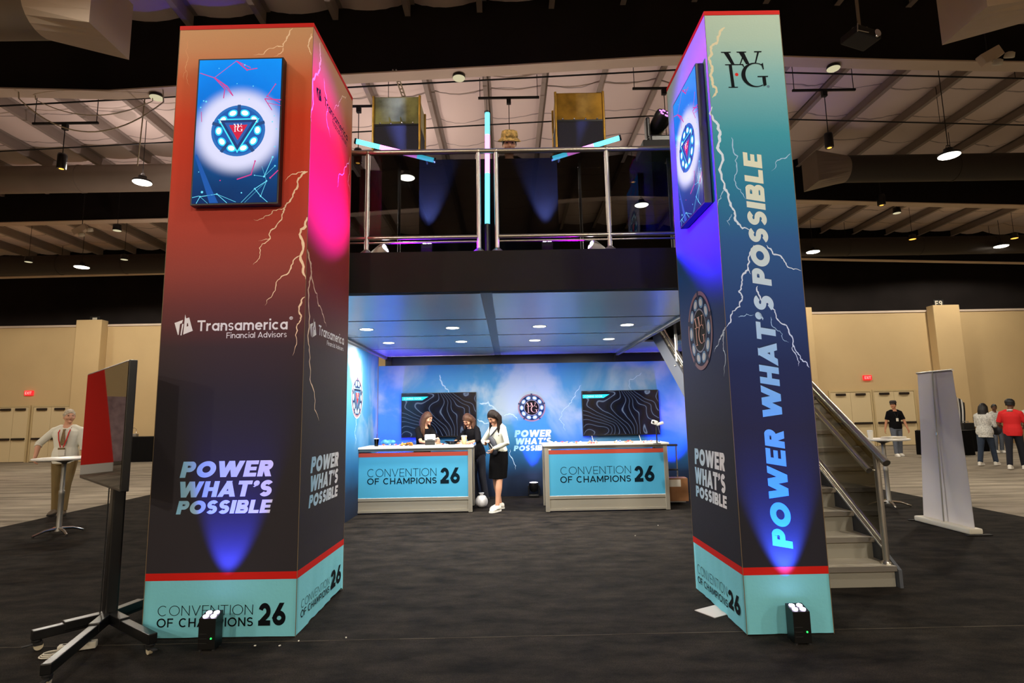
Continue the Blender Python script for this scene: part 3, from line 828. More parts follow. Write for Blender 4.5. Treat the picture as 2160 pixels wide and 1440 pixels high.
# wires, pipes and struts under the roof
for Y, z0, lb in ((10.6, 8.45, 'thin dark sprinkler pipe running below the roof just behind the frame'), (12.6, 8.58, 'second thin pipe running below the roof behind the frame')):
    t = MB()
    t.tube([(x, Y, z0 - FALL * abs(x - RIDGE)) for x in (-18, -9, -2, RIDGE, 9, 18)], .017, 8)
    o = thing('sprinkler_pipe', lb, 'pipe', (-18, Y, z0), 0); t.build('pipe', MT['cable'], o, True)
    for x in (-12.5, -5.8, -.4, 5.0, 10.4):
        zz = z0 - FALL * abs(x - RIDGE); MB().tube([(x, Y, zz), (x, Y, roof_z(x))], .006, 5).build('hanger', MT['cable'], o, True)


def sag(name, a, b, dip, label, mat='cable_white', r=.012):
    a, b = Vector(a), Vector(b); pts = []
    for i in range(21):
        u = i / 20; p = a.lerp(b, u); p.z -= dip * 4 * u * (1 - u); pts.append(p)
    pts = [pts[0] + Vector((0, -.05, .3))] + pts + [pts[-1] + Vector((0, -.05, .3))]
    o = MB().tube(pts, r, 6).build(name, MT[mat]); return tag(o, label, 'cable')


sag('hanging_cable', at(40, 208, Y=9.8), at(345, 215, Y=9.8), .62, 'pale cable sagging lowest below the frame at the upper left')
sag('hanging_cable', at(75, 210, Y=9.9), at(322, 213, Y=9.9), .30, 'pale cable sagging less deeply below the frame at the upper left', r=.009)
a, b = at(311, 202, Y=10.2), at(290, 350, Y=10.2)
tag(MB().tube([(a.x, 10.2, roof_z(a.x)), b], .011, 6).build('suspension_rod', MT['cable_white']), 'thin pale rod hanging beside the lit lamp on the left', 'rod')
a, b = at(832, 147, Y=9.65), at(854, 210, Y=10.6)
t = thing('strut', 'perforated steel strut slanting down behind the olive-topped loudspeaker', 'strut', a)
m = MB()
for s in (-.03, .03):
    m.tube([a + Vector((s, 0, 0)), b + Vector((s, 0, 0))], .014, 6)
m.build('rail', MT['steel'], t, True)
m = MB()
for k in range(1, 8):
    p = a.lerp(b, k / 8); m.span(p - Vector((.035, .006, .006)), p + Vector((.035, .006, .006)))
m.build('rung', MT['steel'], t, True)
# wireless box hung upside down below the roof, upper right
p = at(1815, 78, Y=8.2)
t = thing('ceiling_projector', 'dark ceiling projector hanging at the top right beside the blue pillar', 'projector', p)
R3 = rot('Z', .25) @ rot('Y', .12)
MB().rbox((0, 0, -.02), (.46, .34, .13), .025, R3).build('body', MT['black'], t)
MB().lathe([(.06, .02), (.06, -.05), (.045, -.06), (1e-4, -.055)], R3 @ Vector((.14, -.17, -.02)), 14, R3 @ rot('X', PI / 2)).build('lens', MT['chrome'], t)
MB().rbox((-.02, .02, .10), (.24, .16, .08), .02).tube([(0, 0, .1), (0, 0, roof_z(p.x) - p.z)], .025, 10).build('mount', MT['duct'], t)
MB().tube([R3 @ Vector((-.23, -.17, -.09)), R3 @ Vector((-.23, -.17, .05))], .008, 6).tube([R3 @ Vector((-.25, -.18, -.08)), R3 @ Vector((-.05, -.2, -.08))], .006, 6).build('edge_trim', MT['alu'], t)


for x, y, p in FLOODS:  # housings for the added roof floods, hidden from view
    t = thing('floor_flood', 'unseen flood lamp added %s' % ('behind the red pillar' if x < -5 else 'behind the left half of the printed wall' if x < 0 else 'behind the right half of the printed wall'), 'flood lamp', (x, y, .009), 0, 'added floods that brighten the roof')
    MB().rbox((0, 0, .03), (.4, .4, .06), .02).build('base', MT['black'], t)
    MB().rbox((-.2, 0, .2), (.03, .1, .34), .01).rbox((.2, 0, .2), (.03, .1, .34), .01).build('yoke', MT['black'], t)
    MB().lathe([(.08, .18), (.15, .24), (.17, .46), (.16, .46), (.14, .28), (1e-4, .26)], (0, 0, 0), 22).build('head', MT['satin_black'], t)


# ================================================================== the two fabric pillars
def pillar(label, corner, w, d, H, yaw, stops, name='banner_pillar'):
    """corner: front left corner of the footprint; local x along the front, local y backwards"""
    t = thing(name, label, 'pillar', (corner[0], corner[1], 0), yaw, 'fabric pillars')
    zb0, zb1, zt = .41, .462, H - .036
    MB().span((0, 0, zb1), (w, d, zt)).build('fabric_sleeve', ramp_z('pillar_print', stops, H), t)
    # skirt of the base: a band with soft puckers along its lower hem
    m = MB(); n = 22; rn = random.Random(int(w * 100))
    corners = [(0, 0), (w, 0), (w, d), (0, d)]
    loop = []
    for k in range(4):
        a, b = Vector(corners[k]), Vector(corners[(k + 1) % 4]); nv = Vector(((b - a).y, -(b - a).x)).normalized()
        for i in range(n):
            u = i / n; am = math.sin(PI * u) * (.008 + .010 * (k != 0))
            loop.append((a.lerp(b, u), nv * am * -abs(math.sin(u * 13 + k) * .6 + math.sin(u * 29 + 2 * k) * .4), .004 + .03 * (k == 1) * u * u))
    N = len(loop); lv = []
    for f, zz in ((0, 0), (.35, .5), (1, 1)):
        for p, off, lift in loop:
            q = p + off * (1 - f); lv.append((q.x, q.y, (lift if f == 0 else 0) + zb0 * zz if f else .012 + lift))
    m.add(lv, [(r_ * N + i, r_ * N + (i + 1) % N, (r_ + 1) * N + (i + 1) % N, (r_ + 1) * N + i) for r_ in range(2) for i in range(N)], True)
    m.build('base_band', MT['teal'], t)
    MB().span((-.0012, -.0012, zb0), (w + .0012, d + .0012, zb1)).build('stripe', MT['red'], t)
    MB().span((-.002, -.002, zt), (w + .002, d + .002, H)).build('top_trim', MT['red'], t)
    m = MB()
    for x, y in ((0, 0), (w, 0), (w, d), (0, d)): m.tube([(x, y, .012), (x, y, zt)], .0022, 6)
    m.build('seam', MT['seam'], t)
    R_ = Matrix.Rotation(yaw, 3, 'Z'); o = Vector((corner[0], corner[1], 0))
    ux, uy = R_ @ Vector((1, 0, 0)), R_ @ Vector((0, 1, 0))
    front = Face(o, ux); right = Face(o + ux * w, uy); left = Face(o + uy * d, -uy)
    return t, front, right, left


def grad(name, stops, axis, lo, hi):
    m = ramp_z(name, stops, 1, bump=None, axis=axis)
    mr = [n for n in m.node_tree.nodes if n.type == 'MAP_RANGE'][0]; mr.inputs['From Min'].default_value = lo; mr.inputs['From Max'].default_value = hi
    return m


BW = [(0, (136, 192, 226)), (.45, (196, 216, 232)), (1, (236, 232, 236))]


def slogan(face, rows, parent, mat, name='slogan', slant=.2, h=.0005):
    """the three-line slogan; rows: pixel corners (lower left, lower right, upper left) measured on the photograph"""
    m = MB()
    for txt, (x0, y0), (x1, y1), (x2, y2) in rows:
        a0, b0 = face.px(x0, y0); a1, b1 = face.px(x1, y1); a2, b2 = face.px(x2, y2); cap = b2 - b0
        write(m, face, txt, a0, min(b0, (b0 + b1) / 2), a1 - a0 - cap * slant * .6, cap, .30, .07, slant, h)
    return m.build(name, mat, parent, True)


def two_line(face, parent, c1, c2, n26, mat=None, name='event_name', h=.0007):
    m = MB()
    for txt, (p0, p1, pt), w in (('CONVENTION', c1, .065), ('OF CHAMPIONS', c2, .155), ('26', n26, .235)):
        a0, b0 = face.px(*p0); a1, b1 = face.px(*p1); _, b2 = face.px(*pt)
        write(m, face, txt, a0, (b0 + b1) / 2, a1 - a0, b2 - b0, w, .16 if txt[0] != '2' else .12, 0, h)
    return m.build(name, mat or MT['ink'], parent, True)


def firm(face, parent, row, sub, mark, mat, name='firm_name', reg=True, h=.0005):
    m = MB()
    (x0, y0), (x1, y1), (x2, y2) = row
    a0, b0 = face.px(x0, y0); a1, b1 = face.px(x1, y1); _, b2 = face.px(x2, y2); cap = b2 - b0; bb = (b0 + b1) / 2
    write(m, face, 'Transamerica', a0, bb, a1 - a0, cap, .17, .10, 0, h)
    if reg: write(m, face, '®', a1 + cap * .12, bb + cap * .06, cap * .36, cap, .1, 0, 0, h)
    (x0, y0), (x1, y1), (x2, y2) = sub
    c0, d0 = face.px(x0, y0); c1, d1 = face.px(x1, y1); _, d2 = face.px(x2, y2)
    write(m, face, 'Financial Advisors', c0, (d0 + d1) / 2, c1 - c0, d2 - d0, .13, .11, 0, h)
    (cx, cy), (ex, ey) = mark
    ma, mb_ = face.px(cx, cy); mw = abs(face.px(ex, ey)[0] - ma) * 2
    wing_mark(m, face, ma, mb_, mw, h)
    return m.build(name, mat, parent, True)


def bolts(face, parent, mat, lists, name='lightning_print', h=.00025):
    m = MB()
    for k, (pts, w0, w1) in enumerate(lists):
        ab = [face.px(*p) for p in pts]; bolt(m, face, ab, w0, w1, k + 3, .10, h + k * .00002, 3)
    return m.build(name, mat, parent, True)


def emblem(face, ca, cb, R, parent, style, lit=False, h=.004, sx=1.):
    """round event emblem: rim, ten light cells, and a dark hub or an inverted triangle with the monogram"""
    g = (lambda n, c, e: glow(n, c, e)) if lit else (lambda n, c, e: M(n, c, .7, spec=.08))
    t = disc(MB(), face, ca, cb, R, h, 48, sx).build('emblem', g('emblem_navy', (20, 40, 78) if not lit else (8, 90, 176), 1.0), parent, True)
    p2 = t
    ring(MB(), face, ca, cb, R * .9, R, h + .001, 48, sx).build('rim', g('emblem_rim', (150, 120, 130) if not lit else (30, 110, 190), 1.0), p2, True)
    m = MB(); m2 = MB(); m3 = MB(); N = 10
    for k in range(N):
        w = 2 * PI * (k + .5) / N + PI / 2; c, s = math.cos(w), math.sin(w)
        for mm_, r1, r2, hh in ((m, .185, .14, .001), (m2, .125, .09, .002)):
            mm_.poly([face.p(ca + (c * .72 * R + R * (r1 * math.cos(q) * -s + r2 * math.sin(q) * c)) * sx, cb + s * .72 * R + R * (r1 * math.cos(q) * c + r2 * math.sin(q) * s), h + hh) for q in [2 * PI * j / 18 for j in range(18)]])
        if k % 2 == 0:
            w = 2 * PI * k / N + PI / 2; c, s = math.cos(w), math.sin(w)
            m3.poly([face.p(ca + (c * r - s * e) * R * sx, cb + (s * r + c * e) * R, h + .0015) for r, e in ((.56, -.06), (1.02, -.06), (1.02, .06), (.56, .06))])
    m.build('cell_pattern', g('emblem_cell', (120, 160, 200) if not lit else (40, 200, 255), 1.3), p2, True)
    m2.build('cell_dots', g('emblem_core', (220, 226, 232) if not lit else (220, 255, 255), 2.2), p2, True)
    m3.build('clamp_pattern', g('emblem_clamp', (60, 66, 92) if not lit else (20, 70, 130), 1.0), p2, True)
    if style == 'hub':
        disc(MB(), face, ca, cb, R * .54, h + .002, 40, sx).build('hub', g('emblem_hub', (22, 17, 20), .2), p2, True)
        ring(MB(), face, ca, cb, R * .52, R * .56, h + .0025, 40, sx).build('hub_ring', g('emblem_hub_ring', (150, 150, 170), .8), p2, True)
        q = MB(); _mono(q, face, ca, cb, R * .84, h + .003, sx); q.build('monogram', g('emblem_letters', (226, 176, 160) if not lit else (255, 255, 255), 1.5), p2, True)
    else:
        for r, hh, nm, c, e in ((.90, .0018, 'triangle_edge', (120, 150, 180) if not lit else (60, 220, 255), 1.2), (.80, .0022, 'triangle', (22, 34, 60) if not lit else (10, 56, 124), .9), (.60, .0025, 'triangle_inset', (70, 110, 150) if not lit else (30, 96, 180), .9), (.40, .003, 'triangle_heart', (150, 40, 44) if not lit else (206, 16, 60), 1.1)):
            MB().poly([face.p(ca + math.cos(PI * (.5 + 1 + 2 * k / 3)) * R * r * 1.0 * sx, cb + R * .02 + math.sin(PI * (.5 + 1 + 2 * k / 3)) * R * r * 1.0, h + hh) for k in (0, 1, 2)]).build(nm, g('emblem_' + nm, c, e), p2, True)
        q = MB(); _mono(q, face, ca, cb + R * .10, R * .36, h + .004, sx); q.build('monogram', g('emblem_letters', (226, 200, 196) if not lit else (255, 240, 240), 1.6), p2, True)
    return t


def _mono(q, face, ca, cb, width, h, sx):
    k = width / 617.
    for n, pl in enumerate(WFG + [[(x_, 2080 - y_) for x_, y_ in p_] for p_ in _g_arc()]):
        q.poly([face.p(ca + (x_ - 1243) * k * sx, cb - (y_ - 958) * k, h + .0002 * min(n, 14)) for x_, y_ in pl])


LSTOP = [(0, (50, 47, 52)), (.36, (52, 48, 52)), (.44, (66, 52, 56)), (.51, (112, 60, 60)), (.57, (150, 70, 62)), (.66, (178, 68, 54)), (.76, (196, 60, 38)), (.83, (204, 64, 36)), (.90, (200, 100, 62)), (.955, (204, 146, 106)), (1, (206, 158, 116))]
RSTOP = [(0, (44, 42, 48)), (.30, (44, 44, 54)), (.40, (40, 50, 84)), (.50, (46, 72, 122)), (.60, (48, 92, 148)), (.69, (44, 124, 160)), (.78, (60, 148, 168)), (.88, (124, 178, 184)), (.95, (168, 196, 184)), (1, (180, 202, 186))]
cy_, sy_ = math.cos(-.0157), math.sin(-.0157)
LP, LF, LI, _n = pillar('red and black fabric pillar with a lit portrait screen, left of the counters', (-1.5635 - 1.1117 * cy_, 4.3025 - 1.1117 * sy_), 1.1117, 1.106, 4.816, -.0157, LSTOP)
RP, RF, _n, RI = pillar('blue and black fabric pillar with the slogan running upward, in front of the stairs', (1.628, 4.149), .6075, 1.08, 4.755, .0013, RSTOP)

# ---- prints of the red pillar
slogan(LF, [('POWER', (379, 1007), (575.5, 1004.5), (386.4, 973)), ("WHAT'S", (372, 1048.5), (575, 1046.4), (378.5, 1015)), ('POSSIBLE', (371, 1084.6), (572, 1081), (376.7, 1056.4))], LP, grad('slogan_print_front', BW, 0, .22, .92))
slogan(LI, [('POWER', (654.7, 997.5), (713.6, 982.5), (657.3, 963)), ("WHAT'S", (652.5, 1037), (712.7, 1017.7), (654, 1003)), ('POSSIBLE', (650.6, 1071.7), (711.9, 1045.9), (653.4, 1044))], LP, grad('slogan_print_side', BW, 1, .15, .95))
two_line(LF, LP, ((331.6, 1299), (533.3, 1295.6), (331.6, 1277.8)), ((330, 1323.3), (533.3, 1320), (330, 1304.4)), ((544.4, 1318.9), (601.8, 1318.9), (544.4, 1271)))
two_line(LI, LP, ((634.9, 1281), (694.4, 1233), (634.9, 1264)), ((633.8, 1304.4), (694.4, 1247.8), (633.8, 1289)), ((697.8, 1241), (718.5, 1228), (697.8, 1203)), h=.0012)
firm(LF, LP, ((415.7, 698), (606.5, 694.7), (415.7, 675.3)), ((477.5, 713.3), (604.5, 710.7), (477.5, 701.2)), ((387.8, 685), (407.6, 685)), MT['white_ink'])
firm(LI, LP, ((671.9, 706.6), (725, 726.6), (670.3, 684.4)), ((689.4, 727.8), (724, 740), (689.4, 718)), ((660.6, 691), (667.3, 692)), MT['white_ink'], reg=False)
firm(LI, LP, ((683.9, 221.7), (732.8, 296.7), (682, 201)), ((701, 262), (731.7, 310), (701, 249)), ((672.8, 196), (678.3, 203)), MT['ink'], reg=False)
bolts(LF, LP, MT['bolt'], [([(649, 362), (627, 383), (614.5, 419), (599, 439), (595, 458), (571, 486), (570, 503), (548, 533), (534, 558)], .016, .005), ([(649, 362), (625, 367), (601, 383)], .01, .004), ([(603, 435), (576, 444), (556, 460), (535, 462)], .008, .003),
                           ([(648, 458), (632, 494), (634, 547), (645, 589)], .024, .018), ([(632, 539), (609, 575), (581, 607), (559, 644)], .014, .004), ([(643, 626), (632, 661), (634, 675), (626, 700), (617, 750)], .015, .004),
                           ([(617, 60), (605, 81), (597, 98), (574, 102), (535, 116)], .014, .005), ([(597, 100), (597, 108), (578, 120)], .009, .004), ([(657, 71), (650, 96), (656, 116)], .014, .008), ([(571, 503), (545, 508)], .006, .002)])
bolts(LF, LP, M('print_bolt_tan', (214, 150, 104), .75), [([(397, 84), (396, 127), (391, 147), (400, 182)], .007, .003), ([(396, 127), (393, 150), (388, 168)], .005, .002)], 'faint_lightning_print')
bolts(LI, LP, MT['bolt'], [([(648.5, 526), (656, 556), (656, 581), (650, 611), (650.5, 700), (652.5, 762), (663, 827), (672.7, 887)], .03, .008), ([(657, 574), (668.6, 619), (679.7, 661), (689, 689)], .018, .008), ([(738, 331), (727, 353), (714, 375), (711, 394)], .016, .006), ([(737, 344), (734, 383), (738, 405)], .012, .006),
                           ([(675, 90), (677, 127), (675, 147), (664, 164), (660, 201), (657, 257)], .03, .014), ([(683, 165), (688, 200), (689, 240), (697, 290)], .014, .006), ([(730, 203), (720, 208), (712, 225), (704, 232)], .014, .006)])
# ---- prints of the blue pillar
vert = ramp_z('slogan_print', [(0, (60, 166, 232)), (.16, (70, 172, 236)), (.34, (120, 190, 232)), (.5, (190, 216, 234)), (.68, (214, 222, 206)), (1, (226, 218, 180))], 4.755)
m = MB(); a0, b0 = RF.px(1673, 1157); a1, b1 = RF.px(1565, 322); al, _b = RF.px(1630, 1150)
write(m, RF, "POWER WHAT'S POSSIBLE", a0, b0, b1 - b0 - .02, a0 - al, .30, .10, .18, .0005, True)
m.build('slogan', vert, RP, True)
m = MB(); ca, cb = RF.px(1571, 146.5); monogram(m.use(MT['ink']), RF, ca, cb, RF.px(1619, 147)[0] - RF.px(1523, 147)[0], .0006, MT['red']); m.build('monogram', None, RP, True)
disc(MB(), RF, *RF.px(1620.5, 182.5), .012, .0006, 10).build('mark_dot', M('print_grey', (70, 110, 130), .7), RP, True)
slogan(RI, [('POWER', (1466, 978), (1530, 988.5), (1465.5, 945)), ("WHAT'S", (1466.5, 1018), (1531, 1028), (1466, 984)), ('POSSIBLE', (1468.5, 1046), (1533.5, 1062.6), (1468, 1023))], RP, grad('slogan_print_side', BW, 1, 1.05, .3), slant=.12)
two_line(RI, RP, ((1472, 1211), (1534.4, 1253.3), (1472, 1193)), ((1473, 1228.9), (1536, 1280), (1473, 1215.6)), ((1538, 1281), (1562.5, 1300), (1538, 1243)), h=.0012)
ca, cb = RI.px(1477, 697); R_e = abs(RI.px(1477, 697)[1] - RI.px(1477, 612)[1]); wa = (RI.px(1503, 705)[0] - RI.px(1451, 690)[0]) / 2
emblem(RI, ca, cb, R_e, RP, 'hub', sx=wa / R_e)
bolts(RF, RP, MT['bolt_blue'], [([(1502, 225), (1519, 278), (1516, 317), (1528, 398), (1541, 433), (1555, 468), (1583, 486)], .022, .015), ([(1590, 517), (1581, 552), (1584, 578)], .012, .009), ([(1577, 562), (1565, 587), (1558, 614), (1566, 629), (1545, 656), (1532, 690)], .014, .009),
                                ([(1617, 517), (1630, 535), (1652, 546), (1659, 559), (1690, 571)], .012, .008), ([(1598, 603), (1604, 629), (1620, 637), (1636, 661), (1659, 686), (1672, 725), (1684, 747), (1699, 762), (1707, 775)], .012, .008), ([(1672, 725), (1682, 755), (1684, 772)], .008, .004)])
bolts(RF, RP, MT['cream_ink'], [([(1529, 58), (1514, 86), (1499, 98), (1501, 113), (1495, 125), (1502, 150), (1502, 168), (1510, 185), (1503, 206)], .02, .022)], 'pale_lightning_print')
bolts(RF, RP, MT['bolt_faint'], [([(1543, 290), (1556, 329), (1550, 370), (1555, 396), (1573, 420)], .01, .005), ([(1528, 399), (1521, 418), (1515, 437)], .008, .004), ([(1544, 452), (1533, 466), (1539, 477)], .008, .003), ([(1667, 324), (1640, 338), (1627, 361)], .01, .003), ([(1557, 668), (1575, 662), (1590, 664)], .007, .004), ([(1626, 668), (1632, 690), (1650, 712), (1664, 722)], .007, .003)], 'faint_lightning_print')
bolts(RI, RP, MT['bolt_blue'], [([(1531, 690), (1523, 707), (1516, 722), (1506, 743)], .02, .006), ([(1528, 700), (1526, 722), (1530, 753), (1527, 794)], .016, .006)])


# ---- lit portrait screens on the pillars
def halo_mat(name, c, r, zlo, zhi):
    """lit picture: blue field, brighter round glow behind the emblem (part of the picture the screen shows)"""
    m = ramp_z(name, [(0, (0, 40, 92)), (.22, (0, 70, 130)), (.5, (0, 96, 190)), (.8, (0, 130, 236)), (1, (0, 150, 250))], 1, .3, 1., None, .55)
    t = m.node_tree; b = t.nodes['Principled BSDF']
    mr = [n for n in t.nodes if n.type == 'MAP_RANGE'][0]; mr.inputs['From Min'].default_value = zlo; mr.inputs['From Max'].default_value = zhi
    g = node(t, 'ShaderNodeNewGeometry'); d = node(t, 'ShaderNodeVectorMath', operation='DISTANCE'); d.inputs[1].default_value = c
    t.links.new(g.outputs['Position'], d.inputs[0])
    q = node(t, 'ShaderNodeMapRange', interpolation_type='SMOOTHERSTEP'); q.inputs['From Min'].default_value = r * .92; q.inputs['From Max'].default_value = r * 1.5; q.inputs['To Min'].default_value = 1; q.inputs['To Max'].default_value = 0
    t.links.new(d.outputs['Value'], q.inputs['Value'])
    mx = node(t, 'ShaderNodeMixRGB'); mx.inputs[2].default_value = lin((226, 226, 255)) + (1,)
    src = [l.from_socket for l in t.links if l.to_socket == b.inputs['Emission Color']][0]
    t.links.new(q.outputs['Result'], mx.inputs[0]); t.links.new(src, mx.inputs[1]); t.links.new(mx.outputs[0], b.inputs['Emission Color'])
    for l in list(t.links):
        if l.to_socket == b.inputs['Base Color']: t.links.remove(l)
    b.inputs['Base Color'].default_value = (.01, .01, .012, 1); b.inputs['Roughness'].default_value = .12
    return m


G_CY, G_PK, G_BL = glow('screen_cyan', (110, 226, 255), 1.0), glow('screen_pink', (226, 60, 150), .9), glow('screen_pale', (70, 170, 255), .9)


def portrait_screen(label, face, a0, a1, b0, b1, ec, er):
    c = face.p((a0 + a1) / 2, b0, 0)
    t = thing('portrait_screen', label, 'screen', c, math.atan2(face.u.y, face.u.x), 'portrait screens on the pillars')
    TH = .07; bz = .012
    def plate(m, x0, x1, y0, y1, h0, h1):
        q = [face.p(a, b, h) for h in (h0, h1) for a, b in ((x0, y0), (x1, y0), (x1, y1), (x0, y1))]
        return m.add(q, [(3, 2, 1, 0), (4, 5, 6, 7), (0, 1, 5, 4), (1, 2, 6, 5), (2, 3, 7, 6), (3, 0, 4, 7)])
    plate(MB(), a0, a1, b0, b1, .006, TH).build('housing', MT['satin_black'], t, True)
    cen = face.p(ec[0], ec[1], TH + .002)
    d = MB(); q = [face.p(a, b, TH + .002) for a, b in ((a0 + bz, b0 + bz), (a1 - bz, b0 + bz), (a1 - bz, b1 - bz), (a0 + bz, b1 - bz))]; d.poly(q)
    dis = d.build('display', halo_mat('screen_picture', cen, er * 1.28, 0, b1 - b0), t, True)
    W_, H_ = a1 - a0, b1 - b0; h = TH + .003
    def nets(nm, mat, segs, w, dots):
        m = MB()
        for x0, y0, x1, y1, k in segs:
            p, q2 = Vector((a0 + x0 * W_, b0 + y0 * H_)), Vector((a0 + x1 * W_, b0 + y1 * H_)); e = (q2 - p).normalized(); e = Vector((-e.y, e.x)) * w * k
            m.poly([face.p(*(p - e), h), face.p(*(q2 - e), h), face.p(*(q2 + e), h), face.p(*(p + e), h)])
        for x0, y0, r in dots: disc(m, face, a0 + x0 * W_, b0 + y0 * H_, r, h + .0005, 10)
        m.build(nm, mat, dis, True)
    nets('network_pattern', G_CY, [(.02, .05, .10, .06, 1), (.07, .01, .11, .055, 1), (.11, .055, .30, .07, 1.2), (.30, .07, .42, .01, 1), (.30, .07, .52, .015, .7), (.11, .055, .2, .01, .5), (.58, .01, .73, .10, .7), (.73, .10, .86, .15, 1.2), (.86, .15, .80, .05, .8), (.73, .10, .80, .05, 1.2), (.80, .05, .88, .01, 1), (.83, .18, .92, .31, 1.2), (.72, .19, .83, .18, .6), (.86, .15, .80, .25, .4), (.95, .25, .83, .18, .6), (.62, .01, .86, .15, .4)], .0022,
         [(.11, .055, .007), (.30, .07, .007), (.73, .10, .007), (.86, .15, .007), (.80, .05, .007), (.83, .18, .008), (.92, .31, .008), (.72, .19, .005), (.95, .25, .007), (.94, .38, .006), (.13, .085, .010), (.58, .075, .006), (.08, .22, .004), (.12, .7, .008), (.09, .705, .006), (.62, .71, .005), (.66, .80, .005), (.92, .59, .005), (.90, .55, .006), (.95, .50, .005), (.06, .66, .006), (.55, .95, .006), (.25, .93, .004), (.47, .82, .004)])
    nets('pink_network_pattern', G_PK, [(.03, .90, .20, .865, 1), (.20, .865, .36, .80, 1.6), (.20, .865, .33, .785, 1.2), (.20, .865, .45, .98, .6), (.45, .98, .58, .915, 1.6), (.45, .98, .62, .93, 1), (.58, .915, .70, .925, 1.2), (.36, .80, .43, .735, 1.2), (.33, .785, .32, .72, 1.2), (.30, .82, .42, .74, .8), (.82, .72, .92, .81, .9), (.80, .71, .99, .70, 1.4), (.82, .73, .98, .68, 1), (.80, .71, .89, .63, 1), (.84, .68, .99, .66, .7), (.52, .165, .68, .195, 1.4), (.68, .195, .72, .285, 1.2), (.90, .17, 1 - bz, .22, 1.2), (.07, .63, .08, .56, .8)], .0032,
         [(.92, .81, .006), (.68, .195, .006), (.72, .285, .007), (.90, .17, .007), (.58, .915, .008), (.33, .16, .005)])
    MB().poly([face.p(a0 + bz + .004, b0 + .33 * H_, h), face.p(a0 + bz + .03 * W_, b0 + .34 * H_, h), face.p(a0 + .24 * W_, b0 + .10 * H_, h), face.p(a0 + .32 * W_, b0 + bz + .002, h), face.p(a0 + .22 * W_, b0 + bz + .002, h)]).build('light_streak', glow('screen_streak', (0, 84, 170), 1.), dis, True)
    emblem(face, ec[0], ec[1], er, t, 'triangle', True, h + .001)
    return t


h_s = .07
def pxh(face, x, y, h):
    f2 = Face(face.o + face.n * h, face.u, face.v); return f2.px(x, y)


a0, b1 = pxh(LF, 419, 125, h_s); a1, _q = pxh(LF, 598, 124.5, h_s); _q, b0 = pxh(LF, 404, 433, h_s)
e = pxh(LF, 503, 276, h_s)
portrait_screen('lit portrait screen on the front of the red pillar', LF, a0, a1, b0, b1, e, .215)
a0, b0 = pxh(RI, 1432, 482, h_s); a1, b1 = pxh(RI, 1465, 137, h_s); a1b, b0b = pxh(RI, 1490, 428, h_s)
e = pxh(RI, 1446, 318, h_s)
a0 = pxh(RI, 1424, 300, h_s)[0]; a1 = pxh(RI, 1478, 300, h_s)[0]
portrait_screen('lit portrait screen on the inner side of the blue pillar', RI, a0, a1, (b0 + b0b) / 2, b1, ((a0 + a1) / 2, e[1]), .20)


# ---- battery uplights
def uplight(label, loc, rz, face_to, power, ang, color, tall=.235):
    t = thing('battery_uplight', label, 'stage light', loc, rz, 'battery uplights')
    w, d = .115, .10
    MB().add([(-w / 2, -d / 2, .012), (w / 2, -d / 2, .012), (w / 2, d / 2, .012), (-w / 2, d / 2, .012), (-w / 2, -d / 2, tall - .025), (w / 2, -d / 2, tall - .025), (w / 2, d / 2, tall), (-w / 2, d / 2, tall)],
             [(3, 2, 1, 0), (4, 5, 6, 7), (0, 1, 5, 4), (1, 2, 6, 5), (2, 3, 7, 6), (3, 0, 4, 7)]).build('case', MT['satin_black'], t)
    m = MB()
    for sx_ in (-1, 1):
        for sy_2 in (-1, 1): m.lathe([(.019, 0), (.018, .005), (1e-4, .008)], (sx_ * .026, sy_2 * .021, tall - .012 + sy_2 * .005), 14, rot('X', .18))
    m.build('lens', MT['led_white'], t)
    m = MB()
    for sx_ in (-1, 1):
        for sy_2 in (-1, 1): m.cyl((sx_ * .045, sy_2 * .038, 0), (sx_ * .045, sy_2 * .038, .012), .012, 8)
    m.build('foot', MT['rubber'], t)
    MB().ball((.03, -d / 2 - .001, tall * .35), .006, 8, 6).build('indicator', MT['led_green'], t)
    m = MB()
    for k in range(3): m.span((-.05, -d / 2 - .003, .05 + .03 * k), (.0, -d / 2 + .001, .054 + .03 * k))
    m.build('vent', MT['black'], t)
    M3 = Matrix.Rotation(rz, 3, 'Z'); p = Vector(loc) + M3 @ Vector((0, .0, tall + .02))
    spot('uplight_beam', p, face_to, color, power, ang, .75, .02)
    return t


BLUE = (.06, .10, 1.)
uplight('battery uplight standing before the red pillar front', (-2.085, 4.13, .009), 0, (-2.06, 4.33, .85), 230, 48, (.05, .07, 1.))
uplight('battery uplight standing before the blue pillar front', (1.93, 4.02, .009), 0, (1.925, 4.16, .80), 380, 50, (.05, .11, 1.))


# ================================================================== two-storey booth
SOF, DECK = 2.785, 3.19
DX0, DX1, DY0, DY1 = -2.5, 2.24, 5.5, 11.5
soffit_m = M('soffit_aluminium', (232, 232, 238), .26, .6, noise=(.8, .04))
t = thing('mezzanine_deck', 'raised black deck with aluminium underside between the two pillars', 'deck', (0, DY0, 0))
MB().span((DX0, DY0 + .06, SOF + .04), (DX1, DY1, DECK)).span((DX1, 9.62, SOF + .04), (3.42, DY1, DECK)).build('platform', MT['matte_black'], t, True)
MB().span((DX0, DY0 - .03, SOF), (DX1, DY0 + .059, DECK + .006)).build('fascia', MT['fascia'], t, True)
m = MB()
YB = (DY0 + .06, 7.1, 8.5, 10.04, DY1 - .05)
for y0, y1 in zip(YB, YB[1:]):
    for x0, x1 in ((DX0 + .03, -.27), (-.15, DX1 - .03)):
        MB().span((x0, y0 + .03, SOF), (x1, y1 - .03, SOF + .035)).build('soffit_panel', soffit_m, t, True)
for y in YB[1:-1]: MB().span((DX0, y - .03, SOF + .012), (DX1, y + .03, SOF + .04)).build('cross_beam', MT['dark_metal'], t, True)
